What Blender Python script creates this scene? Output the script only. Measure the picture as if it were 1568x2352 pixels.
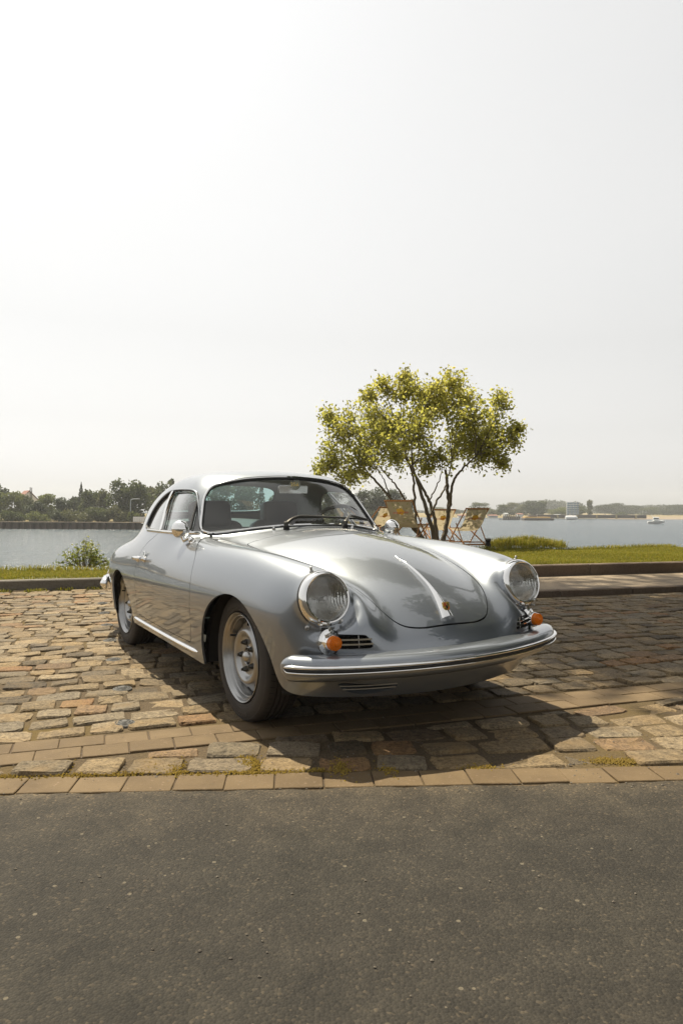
import bpy, math, random
import numpy as np
from mathutils import Vector, Matrix, Euler

for _o in list(bpy.data.objects):
    bpy.data.objects.remove(_o)
SC = bpy.context.scene
COL = SC.collection
R = math.radians

# ------------------------------------------------------------------ camera
CAM_H = 0.98898
_p, _r = -0.004475, 0.005482                     # pitch, roll
_fw = Vector((0, math.cos(_p), math.sin(_p)))
_up0 = Vector((0, -math.sin(_p), math.cos(_p)))
_rt0 = Vector((1, 0, 0))
_rt = _rt0 * math.cos(_r) + _up0 * math.sin(_r)
_up = _up0 * math.cos(_r) - _rt0 * math.sin(_r)
cam_d = bpy.data.cameras.new('camera')
cam = bpy.data.objects.new('camera', cam_d)
COL.objects.link(cam)
cam.matrix_world = Matrix(((_rt.x, _up.x, -_fw.x, 0), (_rt.y, _up.y, -_fw.y, 0),
                           (_rt.z, _up.z, -_fw.z, CAM_H), (0, 0, 0, 1)))
cam_d.sensor_fit = 'VERTICAL'
cam_d.sensor_height = 36.0
cam_d.lens = 2801.886 / 4096 * 36.0
cam_d.clip_start = 0.05
cam_d.clip_end = 6000
SC.camera = cam

# ------------------------------------------------------------------ sky, sun, exposure
SUN_EL = R(61.2)
SUN_AZ = R(-33.5)                                # measured from +Y towards +X
sun_dir = Vector((math.sin(SUN_AZ) * math.cos(SUN_EL), math.cos(SUN_AZ) * math.cos(SUN_EL), math.sin(SUN_EL)))
W = bpy.data.worlds.new('World')
SC.world = W
W.use_nodes = True
nt = W.node_tree
for n in list(nt.nodes):
    nt.nodes.remove(n)
wo = nt.nodes.new('ShaderNodeOutputWorld')
bg = nt.nodes.new('ShaderNodeBackground')
sk = nt.nodes.new('ShaderNodeTexSky')
sk.sky_type = 'NISHITA'
sk.sun_disc = False
sk.sun_elevation = SUN_EL
sk.sun_rotation = SUN_AZ
sk.air_density = 2.0
sk.dust_density = 2.0
sk.ozone_density = 1.0
hs = nt.nodes.new('ShaderNodeHueSaturation')
hs.inputs['Saturation'].default_value = 0.035
hs.inputs['Value'].default_value = 1.0
bg.inputs['Strength'].default_value = 0.077
nt.links.new(sk.outputs[0], hs.inputs['Color'])
hz = nt.nodes.new('ShaderNodeMix'); hz.data_type = 'RGBA'          # thin even haze over the whole sky
hz.inputs[0].default_value = 0.22
hz.inputs[7].default_value = (6.8, 6.75, 6.6, 1)
tcw = nt.nodes.new('ShaderNodeTexCoord')                              # barely visible veils of high cloud
cn_ = nt.nodes.new('ShaderNodeTexNoise'); cn_.inputs['Scale'].default_value = 2.6; cn_.inputs['Detail'].default_value = 5; cn_.inputs['Roughness'].default_value = .5
mr_ = nt.nodes.new('ShaderNodeMapRange'); mr_.inputs['From Min'].default_value = .3; mr_.inputs['From Max'].default_value = .7; mr_.inputs['To Min'].default_value = .14; mr_.inputs['To Max'].default_value = .30
mp_ = nt.nodes.new('ShaderNodeMapping'); mp_.inputs['Scale'].default_value = (1, 1, 2.6)
nt.links.new(tcw.outputs['Generated'], mp_.inputs[0]); nt.links.new(mp_.outputs[0], cn_.inputs['Vector']); nt.links.new(cn_.outputs[0], mr_.inputs[0]); nt.links.new(mr_.outputs[0], hz.inputs[0])
nt.links.new(hs.outputs[0], hz.inputs[6])
nt.links.new(hz.outputs[2], bg.inputs[0])
nt.links.new(bg.outputs[0], wo.inputs[0])

sun_l = bpy.data.lights.new('sun', 'SUN')
sun_l.energy = 5.0
sun_l.angle = R(0.6)
sun_l.color = (1.0, 0.90, 0.70)
sun = bpy.data.objects.new('sun', sun_l)
COL.objects.link(sun)
sun.rotation_euler = (-sun_dir).to_track_quat('-Z', 'Y').to_euler()

SC.view_settings.view_transform = 'Standard'
SC.view_settings.look = 'None'
SC.view_settings.exposure = 0.80
SC.view_settings.gamma = 1.0
SC.view_settings.use_curve_mapping = False
SC.cycles.max_bounces = 8
SC.cycles.transparent_max_bounces = 24
SC.cycles.volume_bounces = 0

rng = random.Random(7)
nrng = np.random.default_rng(11)

# ------------------------------------------------------------------ mesh helpers
def put(name, mesh, mat=None, parent=None, **props):
    o = bpy.data.objects.new(name, mesh)
    COL.objects.link(o)
    if mat is not None and not mesh.materials:
        for m in (mat if isinstance(mat, (list, tuple)) else [mat]):
            mesh.materials.append(m)
    if parent is not None:
        o.parent = parent
    for k, v in props.items():
        o[k] = v
    return o

def fast_mesh(name, V, faces, smooth=True, midx=None):
    """faces: (n,3) or (n,4) array, or a list of tuples of mixed size"""
    me = bpy.data.meshes.new(name)
    V = np.asarray(V, dtype=np.float32)
    if isinstance(faces, np.ndarray):
        k = faces.shape[1]
        li = faces.astype(np.int32).ravel()
        ls = np.arange(0, len(li), k, dtype=np.int32)
    else:
        li = np.fromiter((i for f in faces for i in f), dtype=np.int32)
        ln = np.fromiter((len(f) for f in faces), dtype=np.int32)
        ls = np.concatenate([[0], np.cumsum(ln)[:-1]]).astype(np.int32)
    me.vertices.add(len(V))
    me.vertices.foreach_set('co', V.ravel())
    me.loops.add(len(li))
    me.loops.foreach_set('vertex_index', li)
    me.polygons.add(len(ls))
    me.polygons.foreach_set('loop_start', ls)
    if midx is not None:
        me.polygons.foreach_set('material_index', np.asarray(midx, dtype=np.int32))
    me.update(calc_edges=True)
    me.polygons.foreach_set('use_smooth', np.full(len(ls), bool(smooth)))
    me.validate()
    return me

def frames(P, closed=False, up=None):
    P = np.asarray(P, float)
    n = len(P)
    if closed:
        T = np.roll(P, -1, 0) - np.roll(P, 1, 0)
    else:
        T = np.gradient(P, axis=0)
    T /= np.linalg.norm(T, axis=1, keepdims=True) + 1e-12
    N = np.zeros_like(P)
    a = np.array(up if up is not None else ((0, 0, 1) if abs(T[0, 2]) < .9 else (1, 0, 0)), float)
    for i in range(n):
        v = a - T[i] * (a @ T[i])
        l = np.linalg.norm(v)
        if l < 1e-6:
            v = np.array([T[i][2], 0, -T[i][0]])
            l = np.linalg.norm(v)
        N[i] = v / l
        if up is None:
            a = N[i]
    return T, N, np.cross(T, N)

class MB:
    def __init__(s):
        s.V = []; s.F = []; s.M = []; s.mi = 0; s.n = 0
    def add(s, V, F):
        V = np.asarray(V, float)
        s.V.append(V)
        for f in F:
            s.F.append(tuple(int(i) + s.n for i in f)); s.M.append(s.mi)
        s.n += len(V)
        return s
    def box(s, c, size, rot=None, bev=0.0):
        hx, hy, hz = [q / 2 for q in size]
        if bev <= 0:
            V = np.array([(x, y, z) for z in (-hz, hz) for y in (-hy, hy) for x in (-hx, hx)], float)
            F = [(0, 2, 3, 1), (4, 5, 7, 6), (0, 1, 5, 4), (2, 6, 7, 3), (0, 4, 6, 2), (1, 3, 7, 5)]
        else:
            b = min(bev, hx, hy, hz)
            V = []; idx = {}
            for sx in (-1, 1):
                for sy in (-1, 1):
                    for sz in (-1, 1):
                        for ax in range(3):
                            p = [sx * (hx - b), sy * (hy - b), sz * (hz - b)]
                            p[ax] = (sx * hx, sy * hy, sz * hz)[ax]
                            idx[(sx, sy, sz, ax)] = len(V); V.append(p)
            F = []
            for ax in range(3):
                u, v = [(1, 2), (2, 0), (0, 1)][ax]
                for sg in (-1, 1):
                    q = []
                    for (a, b2) in ((-1, -1), (1, -1), (1, 1), (-1, 1)):
                        k = [0, 0, 0]; k[ax] = sg; k[u] = a; k[v] = b2
                        q.append(idx[(k[0], k[1], k[2], ax)])
                    F.append(tuple(q if sg > 0 else q[::-1]))
                for a in (-1, 1):
                    for c2 in (-1, 1):
                        k1 = [0, 0, 0]; k1[u] = a; k1[v] = c2; k1[ax] = -1
                        k2 = list(k1); k2[ax] = 1
                        q = [idx[(*k1, u)], idx[(*k2, u)], idx[(*k2, v)], idx[(*k1, v)]]
                        F.append(tuple(q))
            for sx in (-1, 1):
                for sy in (-1, 1):
                    for sz in (-1, 1):
                        F.append((idx[(sx, sy, sz, 0)], idx[(sx, sy, sz, 1)], idx[(sx, sy, sz, 2)]))
            V = np.array(V, float)
            # outward winding
            F2 = []
            for f in F:
                c0 = V[list(f)].mean(0); n0 = np.cross(V[f[1]] - V[f[0]], V[f[2]] - V[f[0]])
                F2.append(f if n0 @ c0 > 0 else f[::-1])
            F = F2
        if rot is not None:
            V = V @ np.array(rot.to_matrix() if hasattr(rot, 'to_matrix') else rot).T
        return s.add(V + np.array(c, float), F)
    def tube(s, P, r, seg=8, closed=False, caps=True, up=None, flat=1.0):
        P = np.asarray(P, float); n = len(P)
        r = np.full(n, r, float) if np.isscalar(r) else np.asarray(r, float)
        T, N, B = frames(P, closed, up)
        a = np.linspace(0, 2 * np.pi, seg, endpoint=False)
        V = (P[:, None] + r[:, None, None] * (np.cos(a)[None, :, None] * N[:, None] * flat + np.sin(a)[None, :, None] * B[:, None])).reshape(-1, 3)
        F = []
        m = n if closed else n - 1
        for i in range(m):
            j = (i + 1) % n
            for k in range(seg):
                l = (k + 1) % seg
                F.append((i * seg + k, i * seg + l, j * seg + l, j * seg + k))
        if caps and not closed:
            F.append(tuple(range(seg))[::-1]); F.append(tuple((n - 1) * seg + k for k in range(seg)))
        return s.add(V, F)
    def sweep(s, P, prof, up=(0, 0, 1), closed=False, caps=True, scale=None):
        """prof: list of (n,b) offsets; n along up-ish, b sideways"""
        P = np.asarray(P, float); n = len(P); prof = np.asarray(prof, float); m = len(prof)
        T, N, B = frames(P, closed, up)
        sc = np.ones(n) if scale is None else np.asarray(scale, float)
        V = (P[:, None] + sc[:, None, None] * (prof[None, :, :1] * N[:, None] + prof[None, :, 1:2] * B[:, None])).reshape(-1, 3)
        F = []
        for i in range(n if closed else n - 1):
            j = (i + 1) % n
            for k in range(m):
                l = (k + 1) % m
                F.append((i * m + k, i * m + l, j * m + l, j * m + k))
        if caps and not closed:
            F.append(tuple(range(m))[::-1]); F.append(tuple((n - 1) * m + k for k in range(m)))
        return s.add(V, F)
    def lathe(s, prof, seg=32, mat=None, close=False):
        """prof: (radius, height) along local z; mat: 4x4 placing it"""
        prof = np.asarray(prof, float); m = len(prof)
        a = np.linspace(0, 2 * np.pi, seg, endpoint=False)
        V = np.stack([prof[:, None, 0] * np.cos(a), prof[:, None, 0] * np.sin(a), np.repeat(prof[:, 1:2], seg, 1)], -1).reshape(-1, 3)
        F = []
        for i in range(m if close else m - 1):
            j = (i + 1) % m
            for k in range(seg):
                l = (k + 1) % seg
                F.append((i * seg + k, i * seg + l, j * seg + l, j * seg + k))
        if not close:
            if prof[0, 0] > 1e-5: pass
        if mat is not None:
            A = np.array(mat); V = V @ A[:3, :3].T + A[:3, 3]
        return s.add(V, F)
    def disc(s, r, h=0.0, seg=32, mat=None):
        a = np.linspace(0, 2 * np.pi, seg, endpoint=False)
        V = np.stack([r * np.cos(a), r * np.sin(a), np.full(seg, h)], -1)
        if mat is not None:
            A = np.array(mat); V = V @ A[:3, :3].T + A[:3, 3]
        return s.add(V, [tuple(range(seg))])
    def mesh(s, name='m', smooth=True):
        V = np.concatenate(s.V) if s.V else np.zeros((0, 3))
        return fast_mesh(name, V, s.F, smooth, s.M)
    def build(s, name, mat, parent=None, smooth=True, sharp=None, **props):
        me = s.mesh(name, smooth)
        o = put(name, me, mat, parent, **props)
        if smooth and sharp is not False:
            set_sharp(me, R(38 if sharp is None else sharp))
        return o

def set_sharp(me, ang):
    me.set_sharp_from_angle(angle=ang)

def axis_mat(pos, zdir, xdir=None):
    z = Vector(zdir).normalized()
    x = Vector(xdir) if xdir is not None else (Vector((0, 0, 1)) if abs(z.z) < .9 else Vector((1, 0, 0)))
    x = (x - z * x.dot(z)).normalized()
    y = z.cross(x)
    return Matrix(((x.x, y.x, z.x, pos[0]), (x.y, y.y, z.y, pos[1]), (x.z, y.z, z.z, pos[2]), (0, 0, 0, 1)))

def empty(name, loc=(0, 0, 0), rz=0.0, **props):
    o = bpy.data.objects.new(name, None)
    o.empty_display_size = 0.1
    COL.objects.link(o)
    o.location = loc
    o.rotation_euler = (0, 0, rz)
    for k, v in props.items():
        o[k] = v
    return o

def copy_tree(o, parent=None):
    c = o.copy(); COL.objects.link(c)
    c.parent = parent
    for ch in o.children:
        copy_tree(ch, c)
    return c

# pixel of the 1568-wide view -> world point at a given depth or on a given height
def at(u, v, Y):
    d = _fw + _rt * ((u - 784) / 1608.7) - _up * ((v - 1176) / 1608.7)
    return Vector((0, 0, CAM_H)) + d * (Y / d.y)
def on_z(u, v, z):
    d = _fw + _rt * ((u - 784) / 1608.7) - _up * ((v - 1176) / 1608.7)
    return Vector((0, 0, CAM_H)) + d * ((z - CAM_H) / d.z)

# ------------------------------------------------------------------ materials
def new_mat(name):
    m = bpy.data.materials.new(name); m.use_nodes = True
    return m, m.node_tree, m.node_tree.nodes['Principled BSDF']
def setp(b, **k):
    names = dict(col='Base Color', rough='Roughness', metal='Metallic', coat='Coat Weight', coatr='Coat Roughness', trans='Transmission Weight', ior='IOR', spec='Specular IOR Level', emit='Emission Color', es='Emission Strength', sub='Subsurface Weight', sheen='Sheen Weight')
    for a, v in k.items():
        if a in ('col', 'emit') and len(v) == 3: v = (*v, 1)
        b.inputs[names[a]].default_value = v
def simple(name, col, rough=.5, metal=0., **k):
    m, t, b = new_mat(name); setp(b, col=col, rough=rough, metal=metal, **k)
    return m
def nd(t, typ, **k):
    n = t.nodes.new(typ)
    for a, v in k.items():
        if a in n.inputs: n.inputs[a].default_value = v
        else: setattr(n, a, v)
    return n
def noise(t, vec, scale, detail=4, rough=.55):
    n = nd(t, 'ShaderNodeTexNoise', Scale=scale, Detail=detail, Roughness=rough)
    if vec is not None: t.links.new(vec, n.inputs['Vector'])
    return n
def ramp(t, fac, stops):
    n = t.nodes.new('ShaderNodeValToRGB'); e = n.color_ramp.elements
    while len(e) < len(stops): e.new(.5)
    for i, (p, c) in enumerate(stops):
        e[i].position = p; e[i].color = (*c, 1) if len(c) == 3 else c
    t.links.new(fac, n.inputs[0])
    return n
def mixc(t, fac, a, b, mode='MIX'):
    n = t.nodes.new('ShaderNodeMix'); n.data_type = 'RGBA'; n.blend_type = mode
    for s, x in ((0, fac), (6, a), (7, b)):
        if isinstance(x, (int, float)): n.inputs[s].default_value = x
        elif isinstance(x, tuple): n.inputs[s].default_value = (*x, 1) if len(x) == 3 else x
        else: t.links.new(x, n.inputs[s])
    return n.outputs[2]
def bump(t, b, h, strength=.3, dist=.01):
    n = nd(t, 'ShaderNodeBump', Strength=strength, Distance=dist)
    t.links.new(h, n.inputs['Height']); t.links.new(n.outputs[0], b.inputs['Normal'])
    return n
def objco(t):
    return t.nodes.new('ShaderNodeTexCoord').outputs['Object']
def worldpos(t):
    return t.nodes.new('ShaderNodeNewGeometry').outputs['Position']
def mathn(t, op, a, b=None):
    n = t.nodes.new('ShaderNodeMath'); n.operation = op
    for i, x in enumerate((a, b)):
        if x is None: continue
        if isinstance(x, (int, float)): n.inputs[i].default_value = x
        else: t.links.new(x, n.inputs[i])
    return n.outputs[0]
# ------------------------------------------------------------------ car materials
def paint_mat():
    m, t, b = new_mat('silver_paint')
    setp(b, col=(.53, .545, .56), rough=.33, metal=.70, coat=1.0, coatr=.015)
    b.inputs['Coat IOR'].default_value = 1.85
    c = objco(t)
    n = noise(t, c, 900, 2)
    v = noise(t, c, 1.3, 3)
    t.links.new(mixc(t, v.outputs[0], (.205, .225, .250), (.228, .248, .274)), b.inputs['Base Color'])
    bm = nd(t, 'ShaderNodeBump', Strength=.035, Distance=.002)
    t.links.new(n.outputs[0], bm.inputs['Height']); t.links.new(bm.outputs[0], b.inputs['Normal'])
    return m
M_paint = paint_mat()
M_chrome = simple('chrome', (.86, .85, .83), .06, 1.0)
M_dullchrome = simple('dull_metal', (.45, .44, .42), .3, 1.0)
M_rubber = simple('black_rubber', (.02, .02, .02), .55)
M_black = simple('matt_black', (.012, .011, .010), .85)
M_under = simple('underbody_coating', (.02, .018, .016), .9)
M_seat = simple('black_leather', (.030, .029, .028), .5)
M_lining = simple('grey_headliner', (.22, .22, .21), .9)
M_red = simple('enamel_red', (.45, .03, .02), .3)
M_gold = simple('gilt_enamel', (.75, .50, .12), .25, .8)
def tyre_mat():
    m, t, b = new_mat('tyre_rubber')
    c = objco(t)
    n = noise(t, c, 9, 5)
    t.links.new(mixc(t, n.outputs[0], (.020, .017, .014), (.050, .040, .031)), b.inputs['Base Color'])
    setp(b, rough=.78)
    n2 = noise(t, c, 160, 2)
    bump(t, b, n2.outputs[0], .15, .002)
    return m
M_tyre = tyre_mat()
M_letter = simple('tyre_lettering', (.085, .07, .055), .8)
def rim_mat():
    m, t, b = new_mat('rim_silver')
    setp(b, col=(.40, .40, .39), rough=.32, metal=.9, coat=.35, coatr=.08)
    n = noise(t, objco(t), 14, 4)
    t.links.new(mixc(t, n.outputs[0], (.30, .295, .285), (.42, .42, .415)), b.inputs['Base Color'])
    return m
M_rim = rim_mat()
def glass_mat(name, tint=(.92, .95, .94), rough=.0, ior=1.5, dust=.0, k=1.5):
    m = bpy.data.materials.new(name); m.use_nodes = True
    t = m.node_tree
    for n in list(t.nodes): t.nodes.remove(n)
    out = t.nodes.new('ShaderNodeOutputMaterial')
    tr = nd(t, 'ShaderNodeBsdfTransparent', Color=(*tint, 1))
    gl = nd(t, 'ShaderNodeBsdfGlossy', Roughness=rough)
    fr = nd(t, 'ShaderNodeFresnel', IOR=ior)
    bf = t.nodes.new('ShaderNodeNewGeometry').outputs['Backfacing']      # same reflectance from inside and outside
    t.links.new(mathn(t, 'ADD', mathn(t, 'MULTIPLY', bf, 1 / ior - ior), ior), fr.inputs['IOR'])
    mx = t.nodes.new('ShaderNodeMixShader')
    t.links.new(mathn(t, 'MINIMUM', mathn(t, 'MULTIPLY', fr.outputs[0], k), .92), mx.inputs[0])
    t.links.new(tr.outputs[0], mx.inputs[1]); t.links.new(gl.outputs[0], mx.inputs[2])
    last = mx.outputs[0]
    if dust > 0:
        df = nd(t, 'ShaderNodeBsdfDiffuse', Color=(.62, .61, .58, 1))
        mx2 = t.nodes.new('ShaderNodeMixShader')
        nz = noise(t, objco(t), 6, 5)
        t.links.new(mathn(t, 'MULTIPLY', nz.outputs[0], dust), mx2.inputs[0])
        t.links.new(last, mx2.inputs[1]); t.links.new(df.outputs[0], mx2.inputs[2])
        last = mx2.outputs[0]
    t.links.new(last, out.inputs[0])
    return m
M_glass = glass_mat('window_glass', (.93, .96, .95), dust=.05)
M_sideglass = glass_mat('side_window_glass', (.93, .96, .95), dust=.10, k=3.0)
M_rearglass = glass_mat('tinted_rear_glass', (.62, .90, .92), dust=.03)
def lens_mat():
    m = glass_mat('headlight_glass', (.93, .94, .94), .03, 1.5, .05)
    t = m.node_tree
    c = objco(t)
    w = nd(t, 'ShaderNodeTexWave', Scale=46.0, Distortion=.0)
    w.wave_type = 'BANDS'; w.bands_direction = 'Y'
    t.links.new(c, w.inputs['Vector'])
    bm = nd(t, 'ShaderNodeBump', Strength=.35, Distance=.004)
    t.links.new(w.outputs['Fac'], bm.inputs['Height'])
    for n in t.nodes:
        if n.bl_idname in ('ShaderNodeBsdfGlossy', 'ShaderNodeFresnel'):
            t.links.new(bm.outputs[0], n.inputs['Normal'])
    return m
M_lens = lens_mat()
def reflector_mat():
    m, t, b = new_mat('headlight_reflector')
    setp(b, col=(.72, .71, .68), rough=.12, metal=1.0)
    c = objco(t)
    w = nd(t, 'ShaderNodeTexWave', Scale=34.0, Distortion=2.0)
    w.bands_direction = 'Y'
    t.links.new(c, w.inputs['Vector'])
    n = noise(t, c, 26, 3)
    h = mathn(t, 'ADD', w.outputs['Fac'], n.outputs[0])
    bump(t, b, h, .8, .006)
    return m
M_refl = reflector_mat()
def amber_mat():
    m, t, b = new_mat('amber_lens')
    setp(b, col=(.88, .22, .014), rough=.12, trans=.3, ior=1.45)
    return m
M_amber = amber_mat()

# ------------------------------------------------------------------ ground materials
def stone_mat(name, use_attr):
    m, t, b = new_mat(name)
    if use_attr:
        a = nd(t, 'ShaderNodeAttribute'); a.attribute_name = 'rnd'; rnd = a.outputs['Fac']
    else:
        rnd = t.nodes.new('ShaderNodeObjectInfo').outputs['Random']
    base = ramp(t, rnd, [(0, (.066, .049, .029)), (.12, (.138, .102, .058)), (.3, (.21, .154, .084)), (.45, (.130, .106, .072)), (.58, (.215, .150, .074)), (.68, (.102, .080, .053)), (.76, (.205, .112, .045)), (.84, (.160, .130, .088)), (1, (.25, .190, .114))])
    p = worldpos(t)
    n1 = noise(t, p, 30, 6, .7); n2 = noise(t, p, 85, 5, .75); n3 = noise(t, p, 5, 3)
    c = mixc(t, 1.0, base.outputs[0], ramp(t, n1.outputs[0], [(.28, (.50, .48, .46)), (.5, (1, 1, 1)), (.70, (1.38, 1.36, 1.30))]).outputs[0], 'MULTIPLY')
    c = mixc(t, 1.0, c, ramp(t, n2.outputs[0], [(.36, (.40, .38, .35)), (.48, (1, 1, 1)), (.66, (1.35, 1.34, 1.3))]).outputs[0], 'MULTIPLY')
    c = mixc(t, ramp(t, n3.outputs[0], [(.52, (0, 0, 0)), (.75, (.55, .55, .55))]).outputs[0], c, (.24, .155, .065))
    t.links.new(c, b.inputs['Base Color'])
    setp(b, rough=.78, spec=.35)
    h = mathn(t, 'ADD', mathn(t, 'MULTIPLY', n1.outputs[0], 1.6), n2.outputs[0])
    bump(t, b, h, .85, .012)
    return m
M_stone = stone_mat('cobblestone', False)
M_stone_s = stone_mat('cobblestone_far', True)
def brick_mat():
    m, t, b = new_mat('paving_brick')
    rnd = t.nodes.new('ShaderNodeObjectInfo').outputs['Random']
    base = ramp(t, rnd, [(0, (.104, .070, .034)), (.5, (.120, .082, .041)), (1, (.138, .096, .050))])
    p = worldpos(t)
    n1 = noise(t, p, 7, 5); n2 = noise(t, p, 140, 3)
    c = mixc(t, 1.0, base.outputs[0], ramp(t, n1.outputs[0], [(.3, (.8, .78, .76)), (.7, (1.1, 1.1, 1.1))]).outputs[0], 'MULTIPLY')
    c = mixc(t, ramp(t, n2.outputs[0], [(.60, (0, 0, 0)), (.70, (.5, .5, .5))]).outputs[0], c, (.12, .09, .07))
    n5 = noise(t, p, 60, 4, .6)
    c = mixc(t, ramp(t, n5.outputs[0], [(.62, (0, 0, 0)), (.72, (.6, .6, .6))]).outputs[0], c, (.22, .15, .10))
    t.links.new(c, b.inputs['Base Color']); setp(b, rough=.8, spec=.3)
    bump(t, b, mathn(t, 'ADD', n2.outputs[0], n5.outputs[0]), .35, .006)
    return m
M_brick = brick_mat()
def asphalt_mat():
    m, t, b = new_mat('asphalt')
    p = worldpos(t)
    n0 = noise(t, p, .7, 4); n1 = noise(t, p, 6, 5, .65)
    v = nd(t, 'ShaderNodeTexVoronoi', Scale=150.0); t.links.new(p, v.inputs['Vector'])
    v2 = nd(t, 'ShaderNodeTexVoronoi', Scale=55.0); t.links.new(p, v2.inputs['Vector'])
    sep = t.nodes.new('ShaderNodeSeparateXYZ'); t.links.new(p, sep.inputs[0])
    dist = mathn(t, 'SUBTRACT', mathn(t, 'ADD', mathn(t, 'MULTIPLY', sep.outputs[0], .0625), 2.466), sep.outputs[1])   # metres from the edging
    n7 = noise(t, p, 3.0, 5, .7)
    c = mixc(t, ramp(t, n0.outputs[0], [(.35, (0, 0, 0)), (.65, (1, 1, 1))]).outputs[0], (.0185, .0160, .0120), (.026, .0225, .017))
    dirt = mathn(t, 'MULTIPLY', ramp(t, dist, [(0, (1, 1, 1)), (.10, (.35, .35, .35)), (.45, (0, 0, 0))]).outputs[0], n7.outputs[0])
    c = mixc(t, dirt, c, (.085, .066, .042))
    c = mixc(t, ramp(t, noise(t, p, .45, 6, .6).outputs[0], [(.56, (0, 0, 0)), (.68, (.5, .5, .5))]).outputs[0], c, (.016, .0142, .011))
    c = mixc(t, 1.0, c, ramp(t, n1.outputs[0], [(.3, (.66, .66, .66)), (.7, (1.34, 1.34, 1.34))]).outputs[0], 'MULTIPLY')
    # aggregate: some chips pale, some dark
    sv = nd(t, 'ShaderNodeSeparateColor'); t.links.new(v.outputs['Color'], sv.inputs[0])
    agg = ramp(t, sv.outputs[0], [(0, (.68, .68, .68)), (.5, (.96, .96, .96)), (.84, (1.15, 1.14, 1.12)), (.95, (1.5, 1.44, 1.35)), (1, (2.4, 2.2, 1.95))])
    c = mixc(t, 1.0, c, agg.outputs[0], 'MULTIPLY')
    sv2 = nd(t, 'ShaderNodeSeparateColor'); t.links.new(v2.outputs['Color'], sv2.inputs[0])
    spot = mathn(t, 'MULTIPLY', mathn(t, 'GREATER_THAN', sv2.outputs[1], .986), mathn(t, 'LESS_THAN', v2.outputs['Distance'], .30))
    c = mixc(t, spot, c, (.10, .085, .06))
    n3 = noise(t, p, 11, 3, .6)
    st = ramp(t, n3.outputs[0], [(.72, (0, 0, 0)), (.80, (.7, .7, .7))])
    c = mixc(t, st.outputs[0], c, (.06, .053, .042))
    t.links.new(c, b.inputs['Base Color']); setp(b, rough=.85, spec=.3)
    h = mathn(t, 'ADD', mathn(t, 'MULTIPLY', v.outputs['Distance'], -1.0), mathn(t, 'MULTIPLY', n1.outputs[0], .6))
    bump(t, b, h, .45, .005)
    return m
M_asphalt = asphalt_mat()
def soil_mat():
    m, t, b = new_mat('joint_soil')
    p = worldpos(t)
    n1 = noise(t, p, 4, 5, .6); n2 = noise(t, p, 90, 4, .7); n3 = noise(t, p, 1.2, 3)
    c = mixc(t, n1.outputs[0], (.050, .037, .024), (.09, .066, .041))
    c = mixc(t, ramp(t, n2.outputs[0], [(.4, (0, 0, 0)), (.65, (1, 1, 1))]).outputs[0], c, (.13, .096, .058))
    c = mixc(t, ramp(t, n3.outputs[0], [(.5, (0, 0, 0)), (.66, (.6, .6, .6))]).outputs[0], c, (.13, .088, .022))
    t.links.new(c, b.inputs['Base Color']); setp(b, rough=.95, spec=.2)
    bump(t, b, n2.outputs[0], .9, .012)
    return m
M_soil = soil_mat()
def kerb_mat(name, a, bb):
    m, t, b = new_mat(name)
    p = worldpos(t)
    n1 = noise(t, p, 2.2, 6, .65); n2 = noise(t, p, 45, 5, .7)
    c = mixc(t, ramp(t, n1.outputs[0], [(.3, (0, 0, 0)), (.7, (1, 1, 1))]).outputs[0], a, bb)
    c = mixc(t, ramp(t, n2.outputs[0], [(.45, (0, 0, 0)), (.7, (.6, .6, .6))]).outputs[0], c, tuple(q * .5 for q in a))
    t.links.new(c, b.inputs['Base Color']); setp(b, rough=.85, spec=.3)
    bump(t, b, n2.outputs[0], .6, .012)
    return m
M_kerb = kerb_mat('kerb_concrete', (.12, .108, .09), (.19, .172, .143))
M_kerbr = kerb_mat('brown_kerb_stone', (.12, .088, .063), (.17, .128, .094))
M_pave = kerb_mat('sidewalk_concrete', (.22, .172, .12), (.27, .215, .155))
def grass_mat():
    m, t, b = new_mat('grass_blades')
    a = nd(t, 'ShaderNodeAttribute'); a.attribute_name = 'rnd'
    p = worldpos(t)
    n1 = noise(t, p, .9, 3)
    c = ramp(t, a.outputs['Fac'], [(0, (.13, .14, .015)), (.5, (.235, .225, .022)), (.85, (.32, .27, .04)), (1, (.38, .27, .06))])
    c2 = mixc(t, ramp(t, n1.outputs[0], [(.35, (0, 0, 0)), (.7, (.55, .55, .55))]).outputs[0], c.outputs[0], (.19, .18, .03))
    t.links.new(c2, b.inputs['Base Color']); setp(b, rough=.7, spec=.15)
    out = t.nodes['Material Output']
    tl = t.nodes.new('ShaderNodeBsdfTranslucent'); t.links.new(c2, tl.inputs[0])
    mx = nd(t, 'ShaderNodeMixShader'); mx.inputs[0].default_value = .4
    t.links.new(b.outputs[0], mx.inputs[1]); t.links.new(tl.outputs[0], mx.inputs[2]); t.links.new(mx.outputs[0], out.inputs[0])
    return m
M_grass = grass_mat()
def leaf_mat(name, c0, c1, c2, tr=.45):
    m, t, b = new_mat(name)
    a = nd(t, 'ShaderNodeAttribute'); a.attribute_name = 'rnd'
    c = ramp(t, a.outputs['Fac'], [(0, c0), (.55, c1), (1, c2)])
    t.links.new(c.outputs[0], b.inputs['Base Color']); setp(b, rough=.55, spec=.25)
    out = t.nodes['Material Output']
    tl = t.nodes.new('ShaderNodeBsdfTranslucent'); t.links.new(c.outputs[0], tl.inputs[0])
    mx = nd(t, 'ShaderNodeMixShader'); mx.inputs[0].default_value = tr
    t.links.new(b.outputs[0], mx.inputs[1]); t.links.new(tl.outputs[0], mx.inputs[2]); t.links.new(mx.outputs[0], out.inputs[0])
    return m
M_leaf = leaf_mat('yellow_green_leaves', (.23, .23, .045), (.37, .36, .07), (.50, .45, .11), .7)
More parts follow.
